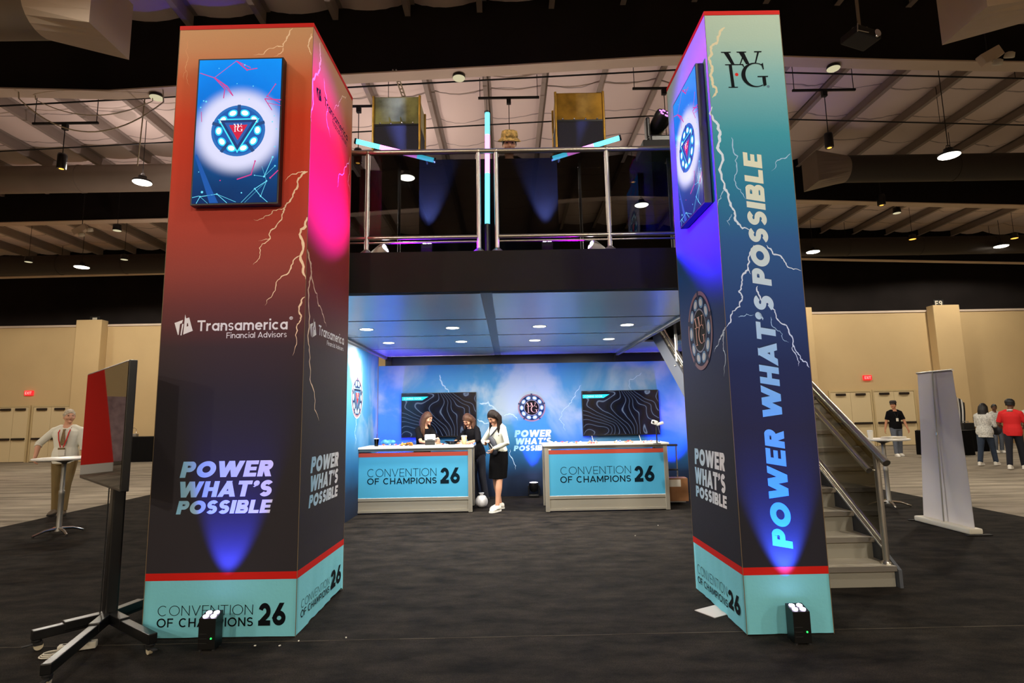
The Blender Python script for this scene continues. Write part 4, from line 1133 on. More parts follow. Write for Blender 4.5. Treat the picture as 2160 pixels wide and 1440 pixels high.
MB().span((-.27, DY0 + .06, SOF + .006), (-.15, DY1 - .05, SOF + .04)).build('centre_beam', M('beam_blue_grey', (110, 116, 132), .45, .5), t, True)
for x in (DX0, DX1 - .06): MB().span((x, DY0 + .06, SOF - .045), (x + .06, DY1, SOF + .04)).build('side_beam', MT['alu_dull'], t, True)
MB().span((DX1 + .03, 9.65, SOF), (3.4, DY1, SOF + .035)).build('soffit_panel', soffit_m, t, True)
MB().span((DX0, DY1 - .05, SOF - .2), (3.42, DY1 + .05, SOF + .04)).build('rear_beam', MT['satin_black'], t, True)
for x, y in ((-2.4, 5.7), (2.14, 5.7), (-2.42, 11.42), (2.2, 11.42)):
    MB().span((x - .05, y - .05, .009), (x + .05, y + .05, SOF - .0)).build('post', MT['satin_black'], t, True)
names = ['leftmost', 'second from the left', 'third from the left', 'rightmost']
for y, rl in ((7.76, 'front'), (9.21, 'rear')):
    for k, x in enumerate((-1.96, -.765, .445, 1.667)):
        q = thing('recessed_downlight', 'bright recessed downlight, %s of the %s row under the deck' % (names[k], rl), 'downlight', (x, y, SOF), 0, 'recessed downlights under the deck')
        MB().lathe([(.088, -.001), (.105, -.004), (.108, -.001), (.108, 0)], (0, 0, 0), 28).build('trim_ring', MT['white'], q)
        MB().lathe([(.088, -.002), (.05, -.005), (1e-4, -.006)], (0, 0, 0), 28).build('lens', MT['glow_down'], q)
        area('downlight_light', (x, y, SOF - .02), (x, y, 0), (1, .93, .82), 56, .15)

# ---- railing
t = thing('deck_railing', 'aluminium railing with clear panels along the front edge of the deck', 'railing', (0, 5.57, DECK))
RY = 5.57
MB().tube([(DX0, RY, 4.295), (DX1, RY, 4.295)], .028, 14).build('top_rail', MT['steel'], t, True)
for x0, x1 in ((DX0, -.29), (-.08, DX1)):
    MB().tube([(x0, RY, 3.375), (x1, RY, 3.375)], .021, 12).tube([(x0, RY, 3.325), (x1, RY, 3.325)], .011, 8).build('bottom_rail', MT['steel'], t, True)
px_ = (-2.42, -1.42, -.275, -.09, 1.06, 2.16)
for x in px_:
    p = MB().tube([(x, RY, DECK + .012), (x, RY, 4.285)], .023, 14).build('post', MT['alu'], t, True)
    MB().lathe([(.075, 0), (.072, .012), (.03, .05), (.024, .055)], (x, RY, DECK + .006), 20).ball((x, RY + .0, 4.295), .031, 12, 8).build('base_flange', MT['steel'], p, True)
for x0, x1 in ((-2.39, -1.45), (-1.39, -.305), (-.06, 1.03), (1.09, 2.13)):
    MB().span((x0, RY - .004, 3.39), (x1, RY + .004, 4.275)).build('clear_panel', MT['clear'], t, True)

# ---- things on the deck
FY = 6.0
t = thing('dj_booth', 'black front panel of the music desk behind the railing', 'dj desk', (-.185, FY, DECK))
MB().span((-.955, FY, DECK), (.585, FY + .04, 4.415)).build('front_panel', MT['matte_black'], t, True)
MB().span((-.955, FY + .04, 4.28), (.585, FY + .45, 4.33)).build('desktop', MT['black'], t, True)
for x in (-.93, .53): MB().span((x, FY + .045, DECK), (x + .03, FY + .44, 4.28)).build('side_panel', MT['matte_black'], t, True)


def light_tube(name, label, a, b, parts, r=.026, stand=None, brace=False, group='glowing light tubes'):
    a, b = Vector(a), Vector(b)
    t = thing('light_tube', label, 'light tube', a, 0, group)
    for mat, u0, u1 in parts:
        MB().tube([a.lerp(b, u0), a.lerp(b, u1)], r, 14).build('cyan_segment' if mat == 'led_cyan' else 'pink_segment', MT[mat], t, True)
    e = (b - a).normalized()
    for p, s in ((a, -1), (b, 1)):
        MB().tube([p, p + e * s * .02], r + .006, 14).build('end_cap', MT['tube_end'], t, True)
    if brace:
        q = a.lerp(b, .1); MB().tube([q, (q.x, FY + .005, q.z - .02)], .014, 8).build('bracket', MT['tube_end'], t, True)
    if stand:
        MB().tube([a - e * .02, Vector((a.x, a.y, DECK + .02))], .03, 12).rbox((a.x, a.y, DECK + .015), (.2, .14, .03), .01).build('stand', MT['tube_end'], t, True)
    return t


a, b = at(1028, 473, Y=5.67), at(1028, 239, Y=5.67)
light_tube('v', 'upright glowing light tube between two railing posts', a, b, [('led_cyan', 0, .45), ('led_pink', .45, .80), ('led_cyan', .80, 1)], stand=True)
a, b = at(915, 338, Y=5.93), at(752, 298, Y=5.78)
light_tube('l', 'slanting glowing light tube reaching toward the red pillar', a, b, [('led_cyan', 0, .22), ('led_pink', .22, .70), ('led_cyan', .70, 1)], brace=True)
a, b = at(1166, 334, Y=5.93), at(1306, 291, Y=5.78)
light_tube('r', 'slanting glowing light tube reaching toward the blue pillar', a, b, [('led_cyan', 0, .22), ('led_pink', .22, .62), ('led_cyan', .62, 1)], brace=True)
# brackets that carry the slanting tubes sit on the desk corners
for x in (-.83, .45):
    pass


def pole_speaker(x0, x1, y, d, zt, label, topmat):
    xc = (x0 + x1) / 2
    t = thing('loudspeaker', label, 'loudspeaker', (xc, y, DECK), 0, 'loudspeakers on pole stands')
    zs, zb = zt - .36, 4.62
    MB().rbox((xc, y + d / 2, (zb + zs) / 2), (x1 - x0, d, zs - zb), .012).build('cloth_body', MT['mesh'], t, True)
    MB().rbox((xc, y + d / 2, (zs + zt) / 2), (x1 - x0 - .01, d - .01, zt - zs), .012).build('gold_top', MT[topmat], t, True)
    for x in (x0, x1):
        for yy in (y, y + d): MB().tube([(x, yy, zb), (x, yy, zt + .005)], .015, 8).build('corner_trim', MT['gold'], t, True)
    MB().span((x0 - .004, y - .004, zs - .012), (x1 + .004, y + d + .004, zs + .012)).build('joint_band', MT['satin_black'], t, True)
    for k in range(4): MB().ball((x0 + .08 + (x1 - x0 - .16) * k / 3, y - .006, zs + .02), .012, 8, 6).build('catch', MT['chrome'], t, True)
    MB().tube([(xc, y + d / 2, DECK + .02), (xc, y + d / 2, zb)], .018, 10).build('pole', MT['satin_black'], t, True)
    MB().lathe([(.24, 0), (.24, .012), (.03, .025)], (xc, y + d / 2, DECK), 24).build('base', MT['satin_black'], t, True)


pole_speaker(-1.55, -1.0, 6.3, .42, 5.36, 'black boxy loudspeaker with mirrored olive top, left side of the deck', 'olive')
pole_speaker(.62, 1.19, 6.3, .42, 5.38, 'black boxy loudspeaker with dark gold top, right side of the deck', 'gold')

# moving head on a stand at the right
p = at(1390, 262, Y=6.6)
zc = p.z - .3
t = thing('lighting_stand', 'black stand with a small shelf on the deck beside the blue pillar', 'stand', (p.x + .02, 6.6, DECK))
MB().rbox((0, 0, zc - .05 - DECK), (.56, .4, .1), .012).build('shelf', MT['black'], t)
MB().tube([(.1, .1, .02), (.1, .1, zc - .1 - DECK)], .022, 10).build('pole', MT['satin_black'], t)
MB().lathe([(.24, 0), (.24, .012), (.03, .025)], (.1, .1, 0), 24).build('base', MT['satin_black'], t)
t = thing('moving_head_light', 'black moving stage light with violet lenses atop a stand by the blue pillar', 'stage light', (p.x, 6.6, zc))
MB().rbox((0, 0, .05), (.30, .26, .1), .02).build('base', MT['satin_black'], t)
m = MB()
for s in (-1, 1):
    m.rbox((s * .15, 0, .22), (.05, .12, .3), .02)
m.rbox((0, 0, .11), (.34, .12, .05), .015); m.build('yoke', MT['satin_black'], t)
R3 = rot('Y', .55) @ rot('X', .9)
MB().lathe([(.05, -.15), (.09, -.13), (.105, -.02), (.11, .12), (.10, .15)], (0, 0, .30), 20, R3).build('head', MT['satin_black'], t)
m = MB()
for k in range(6):
    w = k * PI / 3; m.lathe([(.024, 0), (1e-4, .006)], R3 @ Vector((.06 * math.cos(w), .06 * math.sin(w), .152)) + Vector((0, 0, .30)), 10, R3)
m.build('lens', glow('lens_violet', (226, 130, 255), 2.5), t)


def deck_wash(x, aimto, label, color, power, ang, s, blend=.8):
    """floor wash at the foot of the railing: yoke, tilted round body with white leds"""
    t = thing('floor_wash_light', label, 'stage light', (x, 5.68, DECK), 0, 'wash lights at the foot of the railing')
    R3 = rot('Y', s * 1.1) @ rot('X', .35)
    MB().rbox((s * .02, 0, .02), (.12, .12, .03), .01).build('foot', MT['black'], t)
    MB().lathe([(.03, -.10), (.05, -.09), (.058, .0), (.058, .06)], (0, 0, .085), 16, R3).build('body', MT['offwhite'], t)
    m = MB()
    for k in range(3):
        w = 2 * PI * k / 3 + .5; m.lathe([(.024, .06), (1e-4, .072)], R3 @ Vector((.026 * math.cos(w), .026 * math.sin(w), 0)) + Vector((0, 0, .085)), 10, R3)
    m.build('lens', MT['led_white'], t)
    spot('floor_wash_beam', Vector((x + s * .08, 5.60, DECK + .075)), aimto, color, power, ang, blend, .03)


VIOLET = (.42, .0, 1.)
deck_wash(-1.30, (1.63, 4.5, 3.6), 'white wash light with glowing lenses at the railing foot next to the red pillar', (.2, .0, 1.), 5000, 48, 1)
deck_wash(.93, (-1.56, 4.72, 3.76), 'white wash light with glowing lenses at the railing foot next to the blue pillar', VIOLET, 2300, 40, -1)
for x, lab in ((-.845, 'left uplight with a green indicator at the foot of the music desk'), (.44, 'right uplight with a green indicator at the foot of the music desk')):
    uplight(lab, (x, 5.86, DECK), 0, (x, 6.02, 4.55), 3200, 44, (.2, .27, 1.), .22)
# pink glow under the bottom rail
# ================================================================== printed walls under the deck
def backdrop(name):
    m = bpy.data.materials.new(name); m.use_nodes = True
    t = m.node_tree; b = t.nodes['Principled BSDF']; b.inputs['Roughness'].default_value = .7; b.inputs['Specular IOR Level'].default_value = .2
    tc = node(t, 'ShaderNodeTexCoord'); sx = node(t, 'ShaderNodeSeparateXYZ'); g = node(t, 'ShaderNodeNewGeometry')
    t.links.new(g.outputs['Position'], sx.inputs[0])
    cr = node(t, 'ShaderNodeValToRGB'); e = cr.color_ramp.elements
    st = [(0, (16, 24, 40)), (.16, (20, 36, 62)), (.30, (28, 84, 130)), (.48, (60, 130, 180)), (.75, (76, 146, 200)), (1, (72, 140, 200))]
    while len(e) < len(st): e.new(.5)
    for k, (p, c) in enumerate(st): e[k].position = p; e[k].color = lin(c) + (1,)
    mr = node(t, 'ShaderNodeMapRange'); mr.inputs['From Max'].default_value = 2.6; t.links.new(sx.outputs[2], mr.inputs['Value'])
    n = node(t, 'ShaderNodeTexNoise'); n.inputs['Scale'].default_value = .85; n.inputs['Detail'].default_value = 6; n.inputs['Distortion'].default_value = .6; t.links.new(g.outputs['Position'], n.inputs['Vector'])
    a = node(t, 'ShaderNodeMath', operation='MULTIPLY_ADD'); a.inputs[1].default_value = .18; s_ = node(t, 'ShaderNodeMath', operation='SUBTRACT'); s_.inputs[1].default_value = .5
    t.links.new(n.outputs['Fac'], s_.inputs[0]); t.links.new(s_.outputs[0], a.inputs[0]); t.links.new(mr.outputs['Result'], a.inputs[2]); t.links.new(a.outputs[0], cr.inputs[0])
    # pale clouds in the upper two thirds
    c1 = node(t, 'ShaderNodeMapRange', interpolation_type='SMOOTHSTEP'); c1.inputs['From Min'].default_value = .42; c1.inputs['From Max'].default_value = .62; t.links.new(n.outputs['Fac'], c1.inputs['Value'])
    c2 = node(t, 'ShaderNodeMapRange', interpolation_type='SMOOTHSTEP'); c2.inputs['From Min'].default_value = .9; c2.inputs['From Max'].default_value = 1.7; t.links.new(sx.outputs[2], c2.inputs['Value'])
    mu = node(t, 'ShaderNodeMath', operation='MULTIPLY'); t.links.new(c1.outputs['Result'], mu.inputs[0]); t.links.new(c2.outputs['Result'], mu.inputs[1])
    mu2 = node(t, 'ShaderNodeMath', operation='MULTIPLY'); mu2.inputs[1].default_value = .85; t.links.new(mu.outputs[0], mu2.inputs[0])
    mx = node(t, 'ShaderNodeMixRGB'); mx.inputs[2].default_value = lin((176, 190, 206)) + (1,)
    t.links.new(mu2.outputs[0], mx.inputs[0]); t.links.new(cr.outputs[0], mx.inputs[1]); t.links.new(mx.outputs[0], b.inputs['Base Color'])
    return m


BKM = backdrop('backdrop_print')
BY = 11.3
t = thing('backdrop_wall', 'blue printed cloud wall at the back of the booth behind the counters', 'display wall', (0, BY, 0))
bw = t
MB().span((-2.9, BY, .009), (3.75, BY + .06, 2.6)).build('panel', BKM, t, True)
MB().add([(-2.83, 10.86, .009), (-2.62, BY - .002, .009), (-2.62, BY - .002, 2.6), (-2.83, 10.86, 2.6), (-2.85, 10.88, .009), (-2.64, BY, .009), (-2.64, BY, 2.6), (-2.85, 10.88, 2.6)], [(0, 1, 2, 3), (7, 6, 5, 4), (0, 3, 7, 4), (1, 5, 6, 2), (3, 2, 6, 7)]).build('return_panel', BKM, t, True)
BF = Face((-2.9, BY, 0), (1, 0, 0))
slogan(BF, [('POWER', (1085, 922), (1163, 919.5), (1087, 907)), ("WHAT'S", (1086, 937.5), (1163, 935.5), (1087, 924)), ('POSSIBLE', (1083.5, 951), (1163, 948.5), (1086, 939.5))], t, grad('slogan_print_back', BW, 0, .1, .85), slant=.16)
ca, cb = BF.px(1121.5, 859.5); emblem(BF, ca, cb, .275, t, 'hub', h=.005)
bolts(BF, t, M('print_bolt_cloud', (176, 204, 232), .7), [([(928, 790), (932, 808), (945, 822), (948, 829)], .03, .012), ([(1012, 850), (1030, 847), (1042, 860), (1050, 866)], .035, .02), ([(1063, 876), (1080, 874), (1092, 886)], .03, .02), ([(1354, 786), (1345, 792), (1328, 800), (1327, 812), (1331, 822)], .016, .01), ([(1226, 812), (1214, 835), (1206, 848), (1190, 862), (1186, 876), (1179, 884), (1190, 895), (1192, 909)], .014, .006), ([(1076, 948), (1084, 975), (1087, 990)], .02, .006), ([(1007, 884), (1020, 891), (1035, 892)], .03, .012)])
t = thing('side_wall', 'blue printed side wall with an oval-looking emblem at the left of the booth', 'display wall', (DX0, 9, 0))
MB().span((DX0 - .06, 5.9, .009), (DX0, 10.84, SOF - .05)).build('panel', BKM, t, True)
MB().span((DX0 - .012, 10.80, .009), (DX0 + .006, 10.845, SOF - .05)).build('edge_trim', MT['alu_dull'], t, True)
SF = Face((DX0, 5.9, 0), (0, 1, 0))
ca, cb = SF.px(753, 838); emblem(SF, ca, cb, .325, t, 'triangle', h=.005)
ring(MB(), SF, ca, cb, .325, .345, .004).build('emblem_outline', MT['bolt_blue'], t, True)
bolts(SF, t, MT['bolt_faint'], [([(751, 880), (752, 895), (748, 910), (751, 925), (750, 938)], .03, .01), ([(757, 795), (759, 790)], .02, .01)])

# ---- wall screens
def contour_mat(name, seed):
    m = bpy.data.materials.new(name); m.use_nodes = True
    t = m.node_tree; b = t.nodes['Principled BSDF']; b.inputs['Base Color'].default_value = (.004, .004, .006, 1); b.inputs['Roughness'].default_value = .15
    tc = node(t, 'ShaderNodeTexCoord'); mp = node(t, 'ShaderNodeMapping'); mp.inputs['Location'].default_value = (seed, seed * .7, 3.1); mp.inputs['Rotation'].default_value = (0, .5, 0); mp.inputs['Scale'].default_value = (1.5, 1, 1.5)
    t.links.new(tc.outputs['Object'], mp.inputs[0])
    n = node(t, 'ShaderNodeTexNoise'); n.inputs['Scale'].default_value = 1.15; n.inputs['Detail'].default_value = .4; n.inputs['Distortion'].default_value = .2; t.links.new(mp.outputs[0], n.inputs['Vector'])
    sx = node(t, 'ShaderNodeSeparateXYZ'); t.links.new(mp.outputs[0], sx.inputs[0])
    ad = node(t, 'ShaderNodeMath', operation='MULTIPLY_ADD'); ad.inputs[1].default_value = .26; t.links.new(sx.outputs[0], ad.inputs[0]); t.links.new(n.outputs['Fac'], ad.inputs[2])
    mu = node(t, 'ShaderNodeMath', operation='MULTIPLY'); mu.inputs[1].default_value = 21; t.links.new(ad.outputs[0], mu.inputs[0])
    pp = node(t, 'ShaderNodeMath', operation='PINGPONG'); pp.inputs[1].default_value = .5; t.links.new(mu.outputs[0], pp.inputs[0])
    cr = node(t, 'ShaderNodeValToRGB'); e = cr.color_ramp.elements
    e[0].position = 0; e[0].color = lin((120, 138, 168)) + (1,); e[1].position = .075; e[1].color = lin((6, 16, 44)) + (1,)
    x = e.new(.45); x.color = lin((3, 5, 14)) + (1,)
    t.links.new(pp.outputs[0], cr.inputs[0]); t.links.new(cr.outputs[0], b.inputs['Emission Color']); b.inputs['Emission Strength'].default_value = .8
    return m


def wall_screen(label, x0, x1, z0, z1, seed):
    t = thing('wall_screen', label, 'screen', ((x0 + x1) / 2, BY, (z0 + z1) / 2), 0, 'wall screens')
    y = BY - .075
    MB().span((x0, y, z0), (x1, BY - .001, z1)).build('housing', MT['satin_black'], t, True)
    d = MB().span((x0 + .012, y - .003, z0 + .02), (x1 - .012, y - .0005, z1 - .012)).build('display', contour_mat('contour_picture', seed), t, True)
    f = Face((x0, y - .004, 0), (1, 0, 0)); W_ = x1 - x0
    MB().poly([f.p(.014, z1 - .145), f.p(W_ * .28, z1 - .145), f.p(W_ * .36, z1 - .075), f.p(.014, z1 - .075)]).build('caption_bar', glow('caption_cyan', (30, 214, 250), 1.6), d, True)
    q = MB(); write(q, f, 'COMING SOON', .05, z1 - .13, W_ * .23, .04, .2, .12, 0, .002); q.build('caption_text', glow('caption_text', (190, 250, 255), 1.2), d, True)
    return t


wall_screen('dark wall screen with contour lines behind the women', -2.125, -.645, 1.175, 2.045, 4.3)
wall_screen('dark wall screen with contour lines above the right counter', 1.45, 2.97, 1.145, 2.025, 4.3)


# ---- counters
def counter(label, x0, x1, y, lab):
    t = thing('reception_counter', label, 'counter', ((x0 + x1) / 2, y, .009), 0, 'reception counters')
    D = .72; b = .009; H = 1.085
    MB().rbox(((x0 + x1) / 2, y + D / 2, H - .016), (x1 - x0 + .06, D + .06, .032), .008).build('countertop', MT['laminate'], t, True)
    for px2, py2 in ((x0 + .03, y + .03), (x1 - .03, y + .03), (x0 + .03, y + D - .03), (x1 - .03, y + D - .03)):
        q = MB().span((px2 - .032, py2 - .032, b + .01), (px2 + .032, py2 + .032, H - .033)).build('corner_post', MT['frame'], t, True)
        MB().cyl((px2, py2, b), (px2, py2, b + .01), .02, 12).build('foot', MT['rubber'], q, True)
        m2 = MB()
        for k in (-.012, .012): m2.span((px2 + k - .003, py2 - .0335, b + .02), (px2 + k + .003, py2 - .031, H - .04))
        m2.build('slot', MT['alu_dull'], q, True)
    xa, xb = x0 + .062, x1 - .062
    MB().span((xa, y + .008, b + .02), (xb, y + .05, b + .052)).span((xa, y + .012, b + .205), (xb, y + .05, b + .25)).span((xa, y + .012, H - .075), (xb, y + .05, H - .033)).build('cross_rail', MT['frame'], t, True)
    MB().span((xa, y + .022, b + .05), (xb, y + .045, b + .206)).build('kick_panel', M('counter_grey', (150, 144, 130), .5), t, True)
    MB().span((xa, y + .016, b + .252), (xb, y + .04, H - .16)).build('front_panel', MT['counter_teal'], t, True)
    MB().span((xa, y + .014, H - .16), (xb, y + .04, H - .095)).build('stripe', M('counter_red', (176, 66, 48), .5), t, True)
    MB().span((xa, y + .010, b + .246), (xb, y + .016, b + .256)).build('lower_bead', MT['white'], t, True)
    for xx in (x0 + .02, x1 - .04):
        MB().span((xx, y + .062, b + .05), (xx + .02, y + D - .062, H - .04)).build('side_panel', MT['frame'], t, True)
    f = Face((x0, y + .016, 0), (1, 0, 0))
    two_line(f, t, *lab, mat=M('counter_ink', (6, 26, 38), .6, spec=.1), h=.0015)
    return t


C1 = counter('teal reception counter by the red pillar, women behind it', -2.59, -.63, 9.50, (((774.5, 1006.5), (920.5, 1002.5), (774.5, 990)), ((774.5, 1022), (921, 1019), (774.5, 1009)), ((929, 1019.5), (970, 1019), (929, 986))))
C2 = counter('teal reception counter on the right, nobody behind it', .57, 2.57, 9.35, (((1182, 1001.5), (1331, 997), (1182, 985.5)), ((1182, 1018.5), (1331, 1015), (1182, 1005)), ((1339, 1016), (1381, 1015), (1339, 982.5))))
CT = 1.085

# uplights on the back wall
def wall_uplight(label, x, y, to, power, ang, color, seen=True):
    t = thing('wall_wash_light', label, 'stage light', (x, y, .009), 0, 'wash lights along the printed wall')
    MB().rbox((0, 0, .03), (.2, .14, .06), .02).build('base', MT['satin_black'], t)
    m = MB()
    for s in (-1, 1): m.rbox((s * .10, 0, .14), (.025, .08, .16), .01)
    m.build('yoke', MT['satin_black'], t)
    MB().lathe([(.03, -.1), (.06, -.09), (.085, -.04), (.09, .04), (.086, .075)], (0, 0, .2), 20).build('head', MT['satin_black'], t)
    MB().lathe([(.08, .076), (1e-4, .082)], (0, 0, .2), 18).build('lens', MT['led_white'], t)
    spot('wall_wash_beam', (x, y, .31), to, color, power, ang, .8, .04)


wall_uplight('round black wash light on the floor below the slogan, between the counters', .45, 11.12, (.45, 11.32, 1.5), 380, 46, BLUE)
wall_uplight('black wash light on the floor in the left corner behind the counter', -2.3, 11.02, (-2.42, 11.3, 2.3), 620, 80, (.10, .05, 1.))
wall_uplight('black wash light on the floor in the right corner behind the stairs', 3.15, 10.95, (3.2, 11.3, 1.6), 420, 75, (.05, .06, 1.))
wall_uplight('black wash light on the floor below the right wall screen', 1.3, 11.05, (1.15, 11.3, 2.3), 160, 70, (.10, .12, 1.))

# ================================================================== stairs
SX0, SX1, SY0, RISE, RUN, NR = 2.5, 3.4, 5.16, .1876, .28, 17
t = thing('staircase', 'grey metal stairs climbing from the right of the blue pillar to the deck', 'stairs', (2.95, SY0, 0))
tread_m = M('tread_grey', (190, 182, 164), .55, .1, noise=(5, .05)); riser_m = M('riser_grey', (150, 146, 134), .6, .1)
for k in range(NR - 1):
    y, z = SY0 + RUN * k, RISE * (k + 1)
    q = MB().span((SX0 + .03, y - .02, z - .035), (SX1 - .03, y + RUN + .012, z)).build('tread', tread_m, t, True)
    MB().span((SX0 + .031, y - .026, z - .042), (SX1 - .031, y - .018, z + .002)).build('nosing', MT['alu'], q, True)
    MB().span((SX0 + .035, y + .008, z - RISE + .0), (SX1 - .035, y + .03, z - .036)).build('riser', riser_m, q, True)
sl = RISE / RUN
STRG = M('stringer_grey', (84, 88, 96), .55, .2)
for x, lab in ((SX0, 0), (SX1 - .03, 1)):
    m = MB(); L_ = RUN * (NR - .6)
    prof = [(SY0 - .04, .009), (SY0 + .24, .009), (SY0 + L_, sl * (L_ - .25)), (SY0 + L_, sl * L_ + .16), (SY0 - .04, .16)]
    n = len(prof)
    m.add([(x, a, b) for a, b in prof] + [(x + .03, a, b) for a, b in prof], [tuple(range(n)), tuple(range(2 * n - 1, n - 1, -1))] + [(i, n + i, n + (i + 1) % n, (i + 1) % n) for i in range(n)])
    m.build('stringer', STRG, t, True)
for x, lab in ((SX1 - .05, 'right stair railing with smoked panels nearest the table'), (SX0 + .03, 'left stair railing behind the blue pillar')):
    t = thing('stair_railing', lab, 'railing', (x, SY0, 0), 0, 'stair railings')
    zz = lambda y: .9 + .1876 + (y - (SY0 - .04)) * sl
    y1 = SY0 + RUN * 15.4
    MB().tube([(x, SY0 - .06, zz(SY0 - .06)), (x, y1, zz(y1))], .034, 14).build('top_rail', MT['steel'], t, True)
    xi = x - .08 if x > 3 else x + .08
    MB().tube([(xi, SY0 + .07, zz(SY0 + .07) - .16), (xi, y1, zz(y1) - .16)], .029, 14).build('handrail', MT['steel'], t, True)
    MB().tube([(x, SY0 + .1, zz(SY0 + .1) - .80), (x, y1, zz(y1) - .80)], .025, 10).tube([(x, SY0 + .1, zz(SY0 + .1) - .87), (x, y1, zz(y1) - .87)], .012, 8).build('bottom_rail', MT['steel'], t, True)
    ys_ = [SY0 + .08 + 1.05 * k for k in range(5)]
    for y in ys_:
        k = int((y - SY0 + .02) / RUN); zt = RISE * (k + 1)
        p = MB().tube([(x, y, zt + .01), (x, y, zz(y) - .02)], .027, 12).build('post', MT['alu'], t, True)
        MB().lathe([(.055, 0), (.05, .014), (.026, .03)], (x, y, zt), 16).build('base_flange', MT['steel'], p, True)
        MB().tube([(x, y, zz(y) - .17), (xi, y, zz(y) - .16)], .01, 8).build('bracket', MT['steel'], p, True)
    for ya, yb in zip(ys_, ys_[1:]):
        ya += .035; yb -= .035
        MB().add([(x - .004, ya, zz(ya) - .77), (x - .004, yb, zz(yb) - .77), (x - .004, yb, zz(yb) - .05), (x - .004, ya, zz(ya) - .05), (x + .004, ya, zz(ya) - .77), (x + .004, yb, zz(yb) - .77), (x + .004, yb, zz(yb) - .05), (x + .004, ya, zz(ya) - .05)],
                 [(0, 1, 2, 3), (7, 6, 5, 4), (0, 4, 5, 1), (2, 6, 7, 3), (0, 3, 7, 4), (1, 5, 6, 2)]).build('smoked_panel', MT['smoke'], t, True)


# ================================================================== people
DG = None


def fuse(mb, voxel, smooth=2, keep=None):
    """fuse overlapping closed shapes into one continuous skin; returns verts, faces"""
    me = bpy.data.meshes.new('tmp'); me.from_pydata([tuple(p) for p in mb.v], [], mb.f); me.update()
    bm = bmesh.new(); bm.from_mesh(me); bmesh.ops.recalc_face_normals(bm, faces=bm.faces[:]); bm.to_mesh(me); bm.free()
    o = bpy.data.objects.new('tmp', me); C.objects.link(o)
    r = o.modifiers.new('r', 'REMESH'); r.mode = 'VOXEL'; r.voxel_size = voxel
    if smooth:
        s = o.modifiers.new('s', 'SMOOTH'); s.factor = .5; s.iterations = smooth
    dg = bpy.context.evaluated_depsgraph_get(); dg.update()
    ev = o.evaluated_get(dg); m2 = bpy.data.meshes.new_from_object(ev)
    bpy.data.objects.remove(o); bpy.data.meshes.remove(me)
    return m2


def skin_part(name, mb, mat, parent, voxel, smooth=2):
    m2 = fuse(mb, voxel, smooth); m2.name = name; m2.materials.clear(); m2.materials.append(mat)
    for p in m2.polygons: p.use_smooth = True
    o = bpy.data.objects.new(name, m2); C.objects.link(o); o.parent = parent
    return o


def loft(mb, rings, n=16):
    """rings: (centre, side radius, depth radius, side vector, depth vector)"""
    vs = []
    for c, ra, rb, a, b in rings:
        for k in range(n):
            w = 2 * PI * k / n; vs.append(c + a * (ra * math.cos(w)) + b * (rb * math.sin(w)))
    m = len(rings)
    fs = [(i * n + k, i * n + (k + 1) % n, (i + 1) * n + (k + 1) % n, (i + 1) * n + k) for i in range(m - 1) for k in range(n)]
    fs += [tuple(range(n - 1, -1, -1)), tuple(range((m - 1) * n, m * n))]
    mb.add(vs, fs, True)


def limb(mb, pts, rs, n=12, caps=True):
    pts = [Vector(p) for p in pts]; mb.tube(pts, rs, n, True)
    if caps:
        mb.ball(pts[0], rs[0], 10, 8); mb.ball(pts[-1], rs[-1], 10, 8)


def ik(a, b, l1, l2, pole):
    a, b = Vector(a), Vector(b); d = b - a; L = min(d.length, (l1 + l2) * .999); e = d.normalized(); b = a + e * L
    x = (l1 * l1 - l2 * l2 + L * L) / (2 * L); h = math.sqrt(max(l1 * l1 - x * x, 0)); p = Vector(pole); p = (p - e * p.dot(e)).normalized()
    return a + e * x + p * h, b


def mixp(a, b, t):
    return a + (b - a) * t


